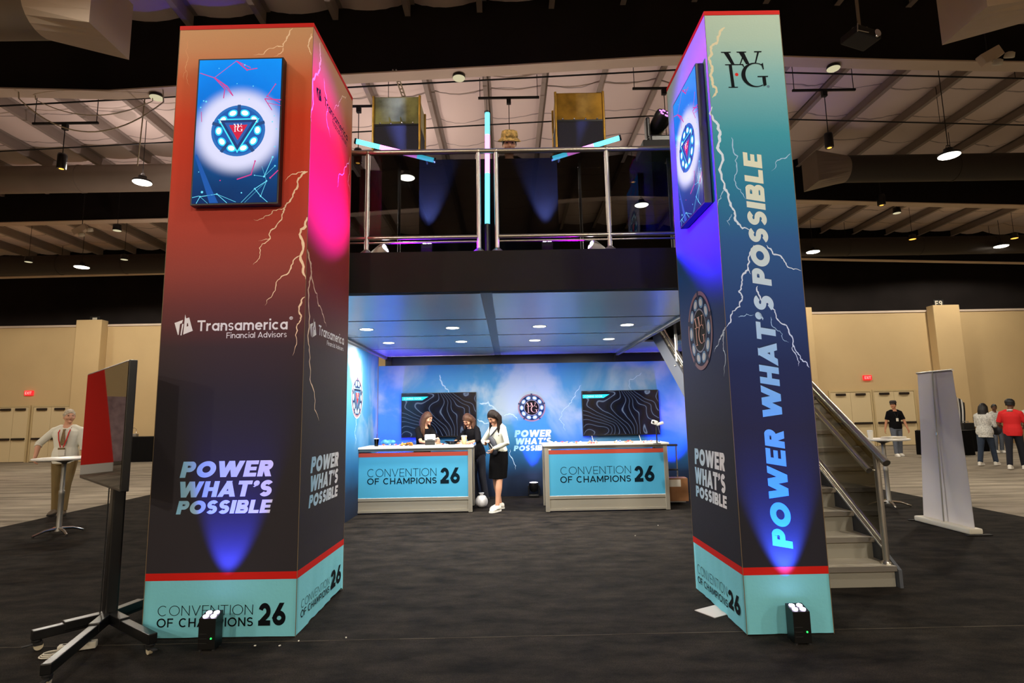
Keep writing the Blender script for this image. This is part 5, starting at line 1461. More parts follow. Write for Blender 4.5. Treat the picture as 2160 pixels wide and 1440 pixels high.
def person(label, loc, rz, H, female=False, lean=0., side=0., drop=0., twist=0., head=(0, 0), hands=None, feet=None, poles=None, top=None, sleeve='short', hem=.0, bottom=None, skirt=False, shoes=None, hair=None, skin=None, voxel=.008, curl=.5, group=None, hat=None, extras=None, bulk=1., fingers=True, wristdir=None):
    """local frame: forward +Y, right hand +X, up +Z, drawn for 1.75 m and scaled to H.
    head: (turn, nod) in radians, positive turn to the left, positive nod down; hands/feet: local targets (right, left)"""
    t = thing('person', label, 'person', loc, rz, group)
    s = H / 1.75
    skin = skin or MT['skin']
    up = Vector((math.sin(side), math.sin(lean), math.cos(lean))).normalized()
    P = Vector((0, 0, .95 - drop)); X = Vector((1, 0, 0)); X = (X - up * X.dot(up)).normalized(); F = up.cross(X).normalized()
    ct, st_ = math.cos(twist), math.sin(twist); XS, FS = X * ct + F * st_, F * ct - X * st_
    sw = (.145 if female else .168) * bulk; hw = .09
    Nk = P + up * .535; Sh = P + up * .452
    sh = [Sh + XS * sw * q for q in (1, -1)]
    hip = [P + X * hw * q - up * .03 for q in (1, -1)]
    feet = feet or [(.10, .0, 0, 0), (-.10, .0, 0, 0)]
    hands = hands or [(.27, .06, .80), (-.27, .06, .80)]
    poles = poles or [(.5, -1, -.2), (-.5, -1, -.2)]
    arms = []
    for i in (0, 1):
        e, w = ik(sh[i], hands[i], .295, .262, poles[i]); arms.append((sh[i], e, w))
    legs = []
    for i in (0, 1):
        f = feet[i]; yaw = f[3] if len(f) > 3 else 0; an = Vector((f[0], f[1], .085 + f[2])); fd = Vector((-math.sin(yaw), math.cos(yaw), 0))
        k, a = ik(hip[i], an, .43, .415, (fd.x * .3, 1, .1)); legs.append((hip[i], k, a, fd))
    # ---------------- body
    body = MB(); chest = .155 if not female else .135; wb = bulk
    torso = [(-.10, .135, .10), (-.02, .155, .112), (.08, .145 if female else .15, .105), (.17, .118 if female else .14, .095), (.28, .135 if female else .155, .108), (.37, .15 if female else .175, .115), (.44, .14 if female else .168, .102), (.49, .098, .082), (.535, .058, .06)]
    loft(body, [(P + up * z, a * wb, b * wb, X * (1 - min(max(z / .4, 0), 1)) + XS * min(max(z / .4, 0), 1), F * (1 - min(max(z / .4, 0), 1)) + FS * min(max(z / .4, 0), 1)) for z, a, b in torso], 20)
    # neck and head
    hz, hn = head
    hd = Matrix.Rotation(hz, 3, 'Z') @ FS; hx = hd.cross(Vector((0, 0, 1))).normalized(); HF = Matrix.Rotation(-hn, 3, hx) @ hd; HU = hx.cross(HF).normalized()
    neck1 = Nk + up * .03 + FS * .012; hc = Nk + up * .035 + HU * .118 + HF * .03
    limb(body, [Nk - up * .04, neck1, hc - HU * .05], [.06, .054, .056], 12)
    for q in (0, 1): limb(body, [Nk - up * .01, mixp(Nk, sh[q], .5) + up * .012, sh[q]], [.046, .046, .042], 10)
    HM = Matrix((hx, HF, HU)).transposed()

    def hp(x, y, z): return hc + HM @ Vector((x, y, z))
    hs = MB(); nu, nv = 28, 20; vs = []
    for j in range(nv + 1):
        ph = -PI / 2 + PI * j / nv
        for k in range(nu):
            w = 2 * PI * k / nu; x, y, z = math.cos(ph) * math.cos(w), math.cos(ph) * math.sin(w), math.sin(ph)
            jaw = max(0, -z)
            px2 = x * .080 * (1 - .34 * jaw ** 1.5); py2 = y * (.094 if y > 0 else .098) * (1 - (.12 * jaw if y > 0 else .35 * jaw)) + (.012 * jaw if y > 0 else 0); pz2 = z * (.122 if z < 0 else .117)
            vs.append(hp(px2, py2, pz2))
    fs = [(j * nu + k, j * nu + (k + 1) % nu, (j + 1) * nu + (k + 1) % nu, (j + 1) * nu + k) for j in range(nv) for k in range(nu)]
    body.add(vs, fs, True)
    R3 = HM
    body.ball(hp(0, .098, -.02), (.014, .018, .024), 10, 8, R3); body.ball(hp(0, .092, .004), (.010, .013, .03), 10, 8, R3)
    body.ball(hp(0, .080, .028), (.05, .02, .012), 10, 8, R3); body.ball(hp(0, .083, -.092), (.026, .018, .018), 10, 8, R3)
    for q in (1, -1):
        body.ball(hp(q * .078, -.006, -.006), (.010, .02, .032), 10, 8, R3); body.ball(hp(q * .045, .066, -.03), (.024, .022, .022), 10, 8, R3)
    # arms and hands
    ru = .046 * (.9 if female else 1) * (1 + (bulk - 1) * .5)
    for i, (a, e, w) in enumerate(arms):
        limb(body, [a, mixp(a, e, .35), e, mixp(e, w, .3), w], [ru * 1.12, ru, ru * .82, ru * .84, ru * .56], 12)
        d = (w - e).normalized()
        if wristdir and wristdir[i] is not None: d = Vector(wristdir[i]).normalized()
        q = 1 if i == 0 else -1
        palmn = (X * -q * 1.0 + F * .25); palmn = (palmn - d * palmn.dot(d)).normalized(); sd = d.cross(palmn).normalized()
        loft(body, [(w + d * z, ra, rb, sd, palmn) for z, ra, rb in ((-.01, .026, .02), (.03, .036, .018), (.075, .043, .015), (.095, .040, .012))], 12)
        for k, (off, L) in enumerate(((-.03, .072), (-.011, .082), (.009, .078), (.028, .062))):
            c = w + d * .088 + sd * off; b1 = math.radians(14 + 34 * curl); p1 = c + (d * math.cos(b1) + palmn * math.sin(b1)) * L * .48
            b2 = b1 + math.radians(10 + 46 * curl); p2 = p1 + (d * math.cos(b2) + palmn * math.sin(b2)) * L * .32; b3 = b2 + math.radians(20 * curl); p3 = p2 + (d * math.cos(b3) + palmn * math.sin(b3)) * L * .24
            body.tube([c - d * .02, c, p1, p2, p3], [.0095, .0095, .0088, .0082, .0066], 8)
        fw = sd if (sd.dot(F) + sd.z * .4) > 0 else -sd
        c = w + d * .03 + fw * .03; p1 = c + (d * .6 + fw * .65 + palmn * .35).normalized() * .042; p2 = p1 + (d * .85 + fw * .1 + palmn * .4).normalized() * .034
        body.tube([c - fw * .015, c, p1, p2], [.013, .0115, .0098, .0075], 8)
    # legs
    for (a, k, an, fd) in legs:
        r0 = .084 * (1 + (bulk - 1) * .6)
        limb(body, [a, mixp(a, k, .4), k, mixp(k, an, .28), mixp(k, an, .62), an], [r0, r0 * .86, .056, .058, .044, .036], 14)
        limb(body, [an + Vector((0, 0, -.035)) - fd * .03, an + Vector((0, 0, -.05)) + fd * .10, an + Vector((0, 0, -.058)) + fd * .15], [.034, .03, .022], 10)
    body.v = [p * s for p in body.v]
    bo = skin_part('body', body, skin, t, voxel * s, 1)
    sc = lambda m: setattr(m, 'v', [p * s for p in m.v])
    # face
    m = MB()
    for q in (1, -1): m.ball(hp(q * .031, .086, .012), (.012, .007, .007), 10, 6, R3)
    sc(m); m.build('eyes', MT['eye'], t)
    m = MB(); m.ball(hp(0, .094, -.056), (.019, .007, .0055), 10, 6, R3); sc(m); m.build('lips', MT['lips'], t)
    m = MB()
    for q in (1, -1): m.ball(hp(q * .033, .092, .034), (.02, .006, .0045), 8, 6, R3)
    sc(m); m.build('eyebrows', hair[1] if hair else MT['hair_dark'], t)
    # ---------------- clothes
    if top is not None:
        m = MB(); c = .014
        rows = [(z, a, b) for z, a, b in torso if z <= .505]
        if hem: rows = [(-hem, torso[0][1] * 1.03, torso[0][2] * 1.05)] + [r_ for r_ in rows if r_[0] > -hem + .03]
        loft(m, [(P + up * z, a * wb + c + (.012 if z < .1 else 0), b * wb + c + (.010 if z < .1 else 0), X * (1 - min(max(z / .4, 0), 1)) + XS * min(max(z / .4, 0), 1), F * (1 - min(max(z / .4, 0), 1)) + FS * min(max(z / .4, 0), 1)) for z, a, b in rows], 20)
        for a, e, w in arms:
            if sleeve == 'short': limb(m, [mixp(a, Sh, .2), a, mixp(a, e, .45), mixp(a, e, .80)], [ru * 1.2, ru * 1.3, ru * 1.3, ru * 1.36], 12, False)
            elif sleeve == 'half': limb(m, [mixp(a, Sh, .2), a, mixp(a, e, .5), e, mixp(e, w, .2)], [ru * 1.2, ru * 1.3, ru * 1.24, ru * 1.2, ru * 1.2], 12, False)
            elif sleeve == 'long': limb(m, [mixp(a, Sh, .2), a, mixp(a, e, .4), e, mixp(e, w, .4), mixp(e, w, .97)], [ru * 1.2, ru * 1.28, ru * 1.2, ru * 1.12, ru * 1.06, ru * .82], 12, False)
            m.ball(a, ru * 1.27, 12, 8)
        for q in (0, 1): limb(m, [Nk - up * .035, mixp(Nk, sh[q], .5) + up * .004, sh[q]], [.056, .060, .056], 10)
        sc(m); to = skin_part('top', m, top, t, voxel * s, 2)
    if bottom is not None:
        m = MB()
        if skirt:
            L_ = skirt; kn = mixp(legs[0][1], legs[1][1], .5)
            lw = abs(legs[0][1].x - legs[1][1].x) / 2 + .085; lf = abs(legs[0][1].y - legs[1][1].y) / 2 + .085
            base_c = mixp(P, kn, L_)
            loft(m, [(P + up * .13, .148 * wb, .122 * wb, X, F), (P + up * .02, .178 * wb, .140 * wb, X, F), (mixp(P, base_c, .4), .186 * wb, .150 * wb, X, F), (base_c, max(lw, .175), max(lf, .145), X, F)], 24)
        else:
            loft(m, [(P + up * z, (a * wb + .016), (b * wb + .014), X, F) for z, a, b in ((-.12, .12, .10), (-.02, .155, .114), (.08, .148, .106))], 18)
            for (a, k, an, fd) in legs:
                r0 = .094 * (1 + (bulk - 1) * .6)
                limb(m, [a, mixp(a, k, .4), k, mixp(k, an, .5), an + Vector((0, 0, -.01)) + (k - an) * .02], [r0, r0 * .92, .072, .066, .062], 14, False); m.ball(a, r0, 12, 8); m.ball(k, .074, 12, 8)
        sc(m); skin_part('skirt' if skirt else 'trousers', m, bottom, t, voxel * s, 2)
    if shoes is not None:
        for (a, k, an, fd) in legs:
            m = MB(); z0 = an.z - .085; g = an.copy(); g.z = z0
            sdv = Vector((fd.y, -fd.x, 0)); U = Vector((0, 0, 1))
            loft(m, [(g - fd * .075 + U * .05, .03, .04, sdv, U), (g - fd * .06 + U * .052, .042, .05, sdv, U), (g + fd * .0 + U * .055, .046, .052, sdv, U), (g + fd * .09 + U * .045, .05, .044, sdv, U), (g + fd * .155 + U * .034, .046, .03, sdv, U), (g + fd * .192 + U * .026, .024, .018, sdv, U)], 14)
            loft(m, [(g + U * .06, .046, .055, sdv, fd), (g + U * .10, .043, .05, sdv, fd)], 14)
            sc(m); so = skin_part('shoe', m, shoes[0], t, voxel * .8 * s, 1)
            m = MB(); pts = []
            for u_, wd in ((-.082, .028), (-.05, .044), (.02, .046), (.09, .054), (.155, .05), (.190, .034), (.204, .012)): pts.append((u_, wd))
            ol = [g + fd * u_ + sdv * wd for u_, wd in pts] + [g + fd * u_ - sdv * wd for u_, wd in reversed(pts)]
            m.poly([p + U * .002 for p in ol], .022, (0, 0, 1)); sc(m); m.build('sole', shoes[1], so)
            if len(shoes) > 2:
                for q in (1, -1):
                    m = MB(); sp = [(-.03, .052), (.02, .036), (.06, .036), (.10, .05), (.07, .044), (.03, .046)]
                    m.poly([g + fd * (.07 - u_ * 1.05 + .0) + sdv * q * (.0505 + .002) + U * (z_ + .004) for u_, z_ in sp]); sc(m); m.build('side_mark', shoes[2], so)
    # ---------------- hair
    if hair:
        style, hm = hair[0], hair[1]; m = MB()

        def shell(k, back, front, top_):
            vs = []; n1, n2 = 24, 14
            for j in range(n2 + 1):
                ph = -.35 + (PI / 2 + .35) * j / n2
                for i in range(n1):
                    w = 2 * PI * i / n1; x, y, z = math.cos(ph) * math.cos(w), math.cos(ph) * math.sin(w), math.sin(ph)
                    lift = max(0, y) ** 1.5
                    zz = max(z, -.35 + lift * front)
                    kk = k - (k - 1.035) * max(0, y); vs.append(hp(x * .080 * k, (y * .097 * kk - .008 * (1 - max(0, y))), zz * .117 * top_ + .004))
            m.add(vs, [(j * n1 + i, j * n1 + (i + 1) % n1, (j + 1) * n1 + (i + 1) % n1, (j + 1) * n1 + i) for j in range(n2) for i in range(n1)] + [tuple(range(n1 - 1, -1, -1)), tuple(range(n2 * n1, n2 * n1 + n1))], True)
        if style == 'short':
            shell(1.06, 0, 1.0, 1.08); rq = random.Random(7)
            for _ in range(46):
                w_, e_ = rq.uniform(0, 2 * PI), rq.uniform(.15, 1.4); x, y, z = math.cos(e_) * math.cos(w_), math.cos(e_) * math.sin(w_), math.sin(e_)
                if y > .55 and z < .5: continue
                m.ball(hp(x * .082, y * .098 - .006, z * .120 + .003), (.016, .022, .011), 8, 6, R3)
        elif style == 'afro':
            shell(1.2, 0, .95, 1.2); m.ball(hp(0, -.03, .05), (.105, .105, .095), 16, 12, R3)
        elif style == 'bun':
            shell(1.12, 0, .95, 1.12); m.ball(hp(0, -.07, .10), (.06, .06, .055), 14, 10, R3)
        elif style in ('long', 'bob'):
            shell(1.16, 0, .95, 1.14)
            low = -.30 if style == 'long' else -.13
            n_ = 13
            for k in range(n_):
                w = PI * (-.06 + 1.12 * k / (n_ - 1)) + PI; c_, s_2 = math.cos(w), math.sin(w)
                fr_ = k in (0, n_ - 1)
                a = hp(c_ * .084, s_2 * .092 - .005, .02); b_ = hp(c_ * .094, s_2 * .105 - .012, -.09)
                g = Vector((0, 0, low * (1.0 if not fr_ else .92) * (1 + .08 * math.sin(k * 2.3))))
                hang = hp(c_ * .095, s_2 * .10 - .02, -.06)
                tip = hang + g + HM @ Vector((c_ * .012, -.012 + .02 * fr_, 0))
                m.tube([hp(c_ * .07, s_2 * .08, .06), a, b_ if abs(hn) < .35 else hang, mixp(hang, tip, .6), tip], [.022, .03, .031, .027, .012], 8)
        sc(m); skin_part('hair', m, hm, t, voxel * .9 * s, 2)
    if hat is not None:
        m = MB(); m.use(hat)
        m.lathe([(.085, .055), (.098, .06), (.10, .10), (.088, .145), (.05, .158), (1e-4, .16)], hc, 22, HM)
        if len(hat.name) and 'cap' in hat.name:
            m.poly([hp(.075 * math.cos(w), .085 + .075 * max(0, math.sin(w)), .062 - .02 * math.sin(w)) for w in [PI * k / 10 for k in range(11)]], .006, HU)
        else:
            m.lathe([(.10, .06), (.135, .028), (.137, .032), (.10, .068)], hc, 22, HM)
        sc(m); m.build('hat', None, t, smooth=True)
    if extras: extras(t, s, dict(hp=hp, P=P, up=up, X=X, F=F, XS=XS, FS=FS, Sh=Sh, sh=sh, arms=arms, legs=legs, HM=HM, hc=hc, Nk=Nk, sc=sc))
    return t


def fwd(dx, dy):
    """rotation that turns local +Y to the world direction (dx, dy)"""
    return math.atan2(-dx, dy)


V = Vector
# ---- woman in the white cardigan
def cardigan_extras(t, s, J):
    m = MB(); sc = J['sc']; P, up, F, X = J['P'], J['up'], J['F'], J['X']
    c = P + up * .17 + F * .155 - X * .02
    R3 = Matrix((X, F, up)).transposed() @ rot('Y', .35)
    m.ball(c, (.095, .055, .17), 18, 14, R3); sc(m); skin_part('cross_body_bag', m, MT['bag_dark'], t, .007, 1)
    m = MB()
    m.tube([c + R3 @ V((.03, .05, .09)), c + R3 @ V((-.02, .058, .02)), c + R3 @ V((-.05, .05, -.08))], .004, 6).tube([c + R3 @ V((.05, .045, .03)), c + R3 @ V((.02, .056, -.05))], .004, 6); sc(m); m.build('zip', MT['alu'], t)
    m = MB(); sh = J['sh']
    m.tube([c + R3 @ V((.0, .0, .16)), sh[1] * .62 + J['Nk'] * .38 + F * .11 - up * .03, sh[1] * .6 + J['Nk'] * .4 + up * .045, sh[1] * .6 + J['Nk'] * .4 - F * .11 - up * .06, P + up * .2 - F * .13 + X * .06, c + R3 @ V((.02, -.01, -.14))], .012, 8); sc(m); m.build('strap', MT['bag_dark'], t)


wl = at(1043, 1078, Z=0)
person('woman in a white cardigan and black skirt looking down at her dark bag', (wl.x + .09, wl.y + .04, .009), fwd(-.70, -.71), 1.68, True, lean=.07, head=(.0, .55),
       hands=[(.10, .225, 1.14), (-.07, .20, 1.06)], poles=[(1, -.3, -.4), (-1, -.35, .0)], feet=[(.10, -.10, 0, -.25), (-.07, .13, 0, .15)], top=MT['knit'], sleeve='long', hem=-.03, bottom=MT['skirt'], skirt=.88, shoes=(MT['shoe'], MT['sole'], MT['swoosh']), hair=('long', MT['hair_dark']), voxel=.0065, curl=.55, extras=cardigan_extras, wristdir=[(-.5, .3, .4), (.55, .25, -.75)])


# ---- two women behind the left counter
def phone_extra(t, s, J):
    w = J['arms'][1][2]; m = MB(); m.rbox(w + V((.09, .06, .05)), (.075, .012, .15), .006, rot('X', -.9)); J['sc'](m); m.build('held_phone', MT['white'], t)


c0 = at(921, 905, Y=10.55)
person('woman in black with long brown hair, both hands reaching over the left counter', (-1.62, 10.62, .009), fwd(.62, -.78), 1.66, True, lean=.16, head=(.45, .12), hands=[(.02, .47, 1.14), (-.06, .48, 1.15)], poles=[(1, -.2, -.7), (-1, -.2, -.7)],
       top=MT['tee_black'], sleeve='short', hem=.10, bottom=MT['navy'], shoes=(MT['black'], MT['rubber']), hair=('long', MT['hair_brown']), voxel=.0075, curl=.7, extras=phone_extra)
person('woman in black bending forward behind the counter beside the paper cup', (-.60, 10.62, .009), fwd(-.72, -.60), 1.66, True, lean=.26, head=(.25, .42), hands=[(.10, .52, 1.12), (-.16, .42, 1.14)], poles=[(1, -.2, -.6), (-1, -.2, -.5)], feet=[(.1, -.05, 0, 0), (-.1, -.12, 0, 0)],
       top=MT['tee_black'], sleeve='half', hem=.10, bottom=MT['navy'], shoes=(MT['black'], MT['rubber']), hair=('bob', MT['hair_brown']), voxel=.0075, curl=.6, bulk=1.06)
# ---- person on the deck
hat_m = M('patterned_bucket_fabric', (196, 160, 90), .8, noise=(26, .7))
person('person in a patterned bucket hat behind the deck railing', (.055, 6.74, DECK), fwd(.06, -1), 1.85, False, head=(0, .35), lean=.08, hands=[(.16, .40, 1.13), (-.16, .40, 1.13)], top=MT['tee_black'], bottom=MT['navy'], shoes=(MT['black'], MT['rubber']), hair=('short', MT['hair_dark']), hat=hat_m, voxel=.009)


# ---- man by the high table at the left
def tie_extra(t, s, J):
    P, up, F, X = J['P'], J['up'], J['F'], J['X']; sc = J['sc']; c = lambda z, f=0., x=0.: P + up * z + F * f + X * x
    m = MB(); m.poly([c(.475, .125, .02), c(.475, .125, -.02), c(.45, .145, -.013), c(.24, .168, -.034), c(.20, .165, 0), c(.24, .168, .034), c(.45, .145, .013)], .008, F); sc(m); m.build('tie', MT['tie'], t)
    m = MB()
    for q in (1, -1): m.tube([c(.515, -.05, q * .055), c(.51, .04, q * .07), c(.42, .150, q * .075), c(.30, .168, q * .055), c(.17, .170, q * .02)], .009, 6)
    sc(m); m.build('lanyard', MT['lanyard'], t)
    m = MB(); m.rbox(c(.10, .172), (.10, .008, .14), .004); sc(m); m.build('name_badge', MT['paper'], t)
    m = MB(); m.span(c(.135, .172, -.05), c(.165, .182, .05)); sc(m); m.build('badge_band', MT['tie'], t)
    m = MB(); 
    for q in (1, -1): m.poly([c(.515, .05, q * .01), c(.535, .02, q * .06), c(.49, .085, q * .075), c(.46, .112, q * .03)], .01, F)
    sc(m); m.build('collar', MT['shirt'], t)


ml = at(125, 1088, Z=0)
person('man in a cream shirt and tie leaning on the high table at the left', (ml.x - .02, ml.y + .05, .009), fwd(.30, -.95), 1.80, False, lean=-.02, head=(.55, .02), hands=[(.36, .16, .98), (-.30, .06, .86)], poles=[(1, -.6, -.1), (-1, -.8, -.1)], feet=[(.12, -.12, 0, -.1), (-.06, .10, 0, .1)],
       top=MT['shirt'], sleeve='half', hem=.0, bottom=MT['khaki'], shoes=(MT['shoe_brown'], MT['rubber']), hair=('short', MT['hair_grey']), voxel=.0085, extras=tie_extra, bulk=1.12)


# ---- man in black at the right
def badge_extra(t, s, J):
    P, up, F, X = J['P'], J['up'], J['F'], J['X']; c = lambda z, f=0., x=0.: P + up * z + F * f + X * x
    m = MB()
    for q in (1, -1): m.tube([c(.51, .03, q * .06), c(.42, .14, q * .05), c(.27, .155, .0)], .006, 6)
    J['sc'](m); m.build('lanyard', MT['black'], t)
    m = MB(); m.rbox(c(.22, .165), (.07, .008, .10), .004); J['sc'](m); m.build('name_badge', MT['paper'], t)


mr_ = at(1896, 962, Z=0)
person('man in a black shirt and grey jeans walking by the right double door', (mr_.x, mr_.y, 0), fwd(-.2, -.98), 1.80, False, head=(-.6, .0), hands=[(.31, -.06, .78), (-.31, .14, .80)], feet=[(.12, .16, 0, 0), (-.12, -.14, 0, 0)], top=MT['tee_black'], sleeve='short', hem=.08, bottom=MT['jeans_grey'], shoes=(MT['shoe'], MT['sole']), hair=('short', MT['hair_dark']), skin=MT['skin_tan'], voxel=.011, extras=badge_extra, bulk=1.05,
       hat=M('dark_cap_cloth', (48, 40, 38), .8))
# ---- the group at the right edge
rp = at(2126, 990, Z=0)


def collar_extra(t, s, J):
    m = MB(); m.lathe([(.066, 0), (.072, .03), (.064, .034)], J['Nk'] - J['up'] * .02, 16, Matrix((J['X'], J['F'], J['up'])).transposed()); J['sc'](m); m.build('collar', MT['white'], t)


person('person in a red polo shirt with dark trousers at the right edge', (rp.x + .25, rp.y, 0), fwd(.75, .62), 1.74, False, lean=.04, head=(-.3, .1), hands=[(.18, .34, 1.05), (-.22, .28, 1.0)], feet=[(.11, .16, 0, 0), (-.10, -.26, .02, 0)], top=MT['red_polo'], sleeve='short', hem=.12, bottom=MT['navy'], shoes=(MT['shoe'], MT['sole']), hair=('afro', MT['hair_black']), skin=MT['skin_dark'], voxel=.011, extras=collar_extra, bulk=1.1)


def tote_extra(t, s, J):
    w = J['arms'][0][2]; m = MB(); m.ball(w + V((.02, .0, -.08)), (.14, .09, .15), 14, 10); J['sc'](m); m.build('dark_bag', MT['bag_dark'], t)


fp = at(2086, 982, Z=0)
person('woman in a speckled white blouse and jeans walking with a dark bag', (fp.x, fp.y, 0), fwd(.72, .40), 1.66, True, lean=.05, head=(-.1, .1), hands=[(.14, .30, 1.08), (-.10, .32, 1.1)], feet=[(.10, .22, .0, 0), (-.10, -.24, .02, 0)], top=MT['floral'], sleeve='long', hem=.16, bottom=MT['jeans'], shoes=(MT['shoe'], MT['sole']), hair=('long', MT['hair_black']), skin=MT['skin_dark'], voxel=.011, extras=tote_extra, bulk=1.2)
gp = at(2068, 968, Z=0)
person('woman in a cream top and black skirt partly hidden behind the speckled blouse', (gp.x - .1, gp.y + 1.2, 0), fwd(.9, .2), 1.70, True, head=(0, .1), hands=[(.2, .28, 1.05), (-.2, .28, 1.05)], top=MT['cream'], sleeve='short', hem=.1, bottom=MT['skirt'], skirt=1.1, shoes=(MT['black'], MT['rubber']), hair=('bun', MT['hair_black']), skin=MT['skin_dark'], voxel=.012)
gp = at(2108, 954, Z=0)
person('woman with glasses facing the camera behind the speckled blouse', (gp.x, gp.y, 0), fwd(-.2, -1), 1.66, True, head=(-.2, .15), hands=[(.14, .30, 1.08), (-.14, .30, 1.08)], top=MT['floral'], sleeve='short', hem=.1, bottom=MT['jeans_grey'], shoes=(MT['shoe'], MT['sole']), hair=('short', MT['hair_black']), skin=MT['skin_dark'], voxel=.012,
       extras=lambda t, s, J: (lambda m: (m.tube([J['hp'](x, .102, .014) for x in (-.06, -.03, 0, .03, .06)], .005, 6), J['sc'](m), m.build('glasses', MT['black'], t)))(MB()))
gp = at(2127, 957, Z=0)
person('person in a yellow cap behind the red polo shirt', (gp.x + .2, gp.y - .8, 0), fwd(-.75, -.5), 1.74, False, head=(.3, .1), hands=[(.2, .28, 1.02), (-.2, .28, 1.02)], top=MT['floral'], sleeve='short', hem=.1, bottom=MT['jeans_grey'], shoes=(MT['shoe'], MT['sole']), hair=('short', MT['hair_black']), hat=M('yellow_cap_cloth', (214, 180, 96), .8), skin=MT['skin_dark'], voxel=.012)
gp = at(2158, 962, Z=0)
person('person in a blue patterned top and pale cap at the very right edge', (gp.x + .15, gp.y - 1., 0), fwd(-.6, -.7), 1.74, False, head=(.2, .1), hands=[(.2, .28, 1.02), (-.2, .28, 1.02)], top=M('blue_patterned_cloth', (110, 130, 150), .85, noise=(24, .5)), sleeve='short', hem=.1, bottom=MT['khaki'], shoes=(MT['shoe'], MT['sole']), hair=('short', MT['hair_black']), hat=M('pale_cap_cloth', (206, 190, 160), .8), skin=MT['skin_dark'], voxel=.012)


# ================================================================== loose things
# ---- rolling TV stand at the left
n_ = Vector((-.707, -.707, 0)); u_ = Vector((.707, -.707, 0))           # screen normal, along the screen towards its near end
pc = Vector((-3.03, 4.49, 0)); tc_ = pc + n_ * .125
tz0, tz1 = 1.10, 1.985
t = thing('television_stand', 'black rolling television on a pole stand at the left foreground', 'television', (pc.x, pc.y, .009))
TM = Matrix((u_, -n_, (0, 0, 1))).transposed()                           # local x along screen, y away from the viewer


def tl(x, y, z): return tc_ + TM @ Vector((x, y, 0)) + Vector((0, 0, z))


L_ = .762
MB().rbox(tl(0, .012, (tz0 + tz1) / 2), (2 * L_, .05, tz1 - tz0), .006, TM).build('television_case', MT['satin_black'], t, True)
MB().add([tl(-L_ + .012, -.0145, tz0 + .018), tl(L_ - .012, -.0145, tz0 + .018), tl(L_ - .012, -.0145, tz1 - .012), tl(-L_ + .012, -.0145, tz1 - .012)], [(0, 1, 2, 3)]).build('glossy_screen', MT['screen_off'], t, True)
MB().rbox(tl(0, .06, 1.45), (.7, .05, .5), .01, TM).rbox(tl(0, .095, 1.52), (.30, .03, .62), .008, TM).build('wall_bracket', MT['black'], t, True)
MB().rbox((pc.x, pc.y, .95), (.115, .085, 1.75), .012, TM).build('pole', MT['satin_black'], t, True)
MB().span((pc.x - .046, pc.y - .046, .1), (pc.x - .04, pc.y - .04, 1.1)).build('cable_slot', MT['rubber'], t, True)
hub = pc.copy()
for ex, ey in ((at(66, 1345, Z=.1)).xy[:], (at(95, 1418, Z=.1)).xy[:], (at(322, 1352, Z=.1)).xy[:], (-2.92, 4.98)):
    e = Vector((ex, ey, 0)) - hub; L = e.length; d = e.normalized(); ang = math.atan2(d.y, d.x); R3 = rot('Z', ang)
    lg = MB().rbox(hub + d * L * .5 + Vector((0, 0, .115)), (L, .058, .065), .006, R3).rbox(hub + d * .14 + Vector((0, 0, .13)), (.28, .07, .06), .006, R3).build('leg', MT['satin_black'], t, True)
    q = hub + d * (L - .03)
    MB().lathe([(.028, .082), (.03, .068), (.012, .06)], q, 14).rbox(q + Vector((0, 0, .055)) - d * .01, (.05, .036, .03), .006, R3).build('caster_fork', MT['black'], lg, True)
    w = q - d * .012 + Vector((0, 0, .036)); ax = Vector((-d.y, d.x, 0))
    MB().cyl(w - ax * .012, w + ax * .012, .027, 18).build('caster_wheel', MT['caster'], lg, True)
    MB().rbox(q + d * .05 + Vector((0, 0, .052)), (.06, .03, .008), .003, R3).build('brake_pedal', MT['rubber'], lg, True)
p = at(163, 1372, Z=.009)
t = thing('power_strip', 'pale power strip with coiled cord on the carpet under the television stand', 'power strip', (p.x, p.y, .009), .4)
MB().rbox((0, 0, .03), (.22, .06, .045), .008).build('body', MT['offwhite'], t)
m = MB()
for k in range(4): m.span((-.085 + .045 * k, -.012, .0525), (-.06 + .045 * k, .012, .0535))
m.build('socket', MT['black'], t)
m = MB()
for k in range(3): m.tube([(-.13 + .07 * math.cos(w) * (1 - .15 * k), -.04 + .05 * math.sin(w) * (1 - .15 * k), .008 + .008 * k) for w in [2 * PI * i / 20 for i in range(20)]], .0045, 6, closed=True)
m.build('cord', MT['offwhite'], t)


# ---- high tables
def high_table(label, x, y, rz, feet=4):
    t = thing('high_table', label, 'high table', (x, y, .0), rz, 'round high tables')
    MB().lathe([(.36, 1.045), (.378, 1.052), (.38, 1.068), (.374, 1.074), (1e-4, 1.075)], (0, 0, 0), 40).build('table_top', MT['laminate'], t)
    MB().lathe([(.12, 1.046), (.11, 1.03), (.034, 1.0), (.03, .98), (.03, .62), (.038, .61), (.038, .56), (.034, .55), (.034, .10), (.05, .07), (.05, .05)], (0, 0, 0), 20).build('pole', MT['alu_dull'], t)
    for k in range(feet):
        w = PI / 4 + PI / 2 * k; d = Vector((math.cos(w), math.sin(w), 0))
        q = MB().tube([d * .03 + Vector((0, 0, .085)), d * .16 + Vector((0, 0, .075)), d * .30 + Vector((0, 0, .025))], [.024, .02, .014], 10).build('leg', MT['chrome'], t)
        MB().cyl(d * .29 + Vector((0, 0, .009)), d * .29 + Vector((0, 0, .02)), .016, 12).build('glide', MT['rubber'], q)
    return t


T1 = high_table('white round high table beside the man in the cream shirt', -6.42, 8.32, .2)
tt = at(1868, 928, Z=1.07)
T2 = high_table('white round high table behind the stair railing, cup and papers on it', 6.05, 9.25, .5)
T1.location.z = T2.location.z = .009
z = 1.085


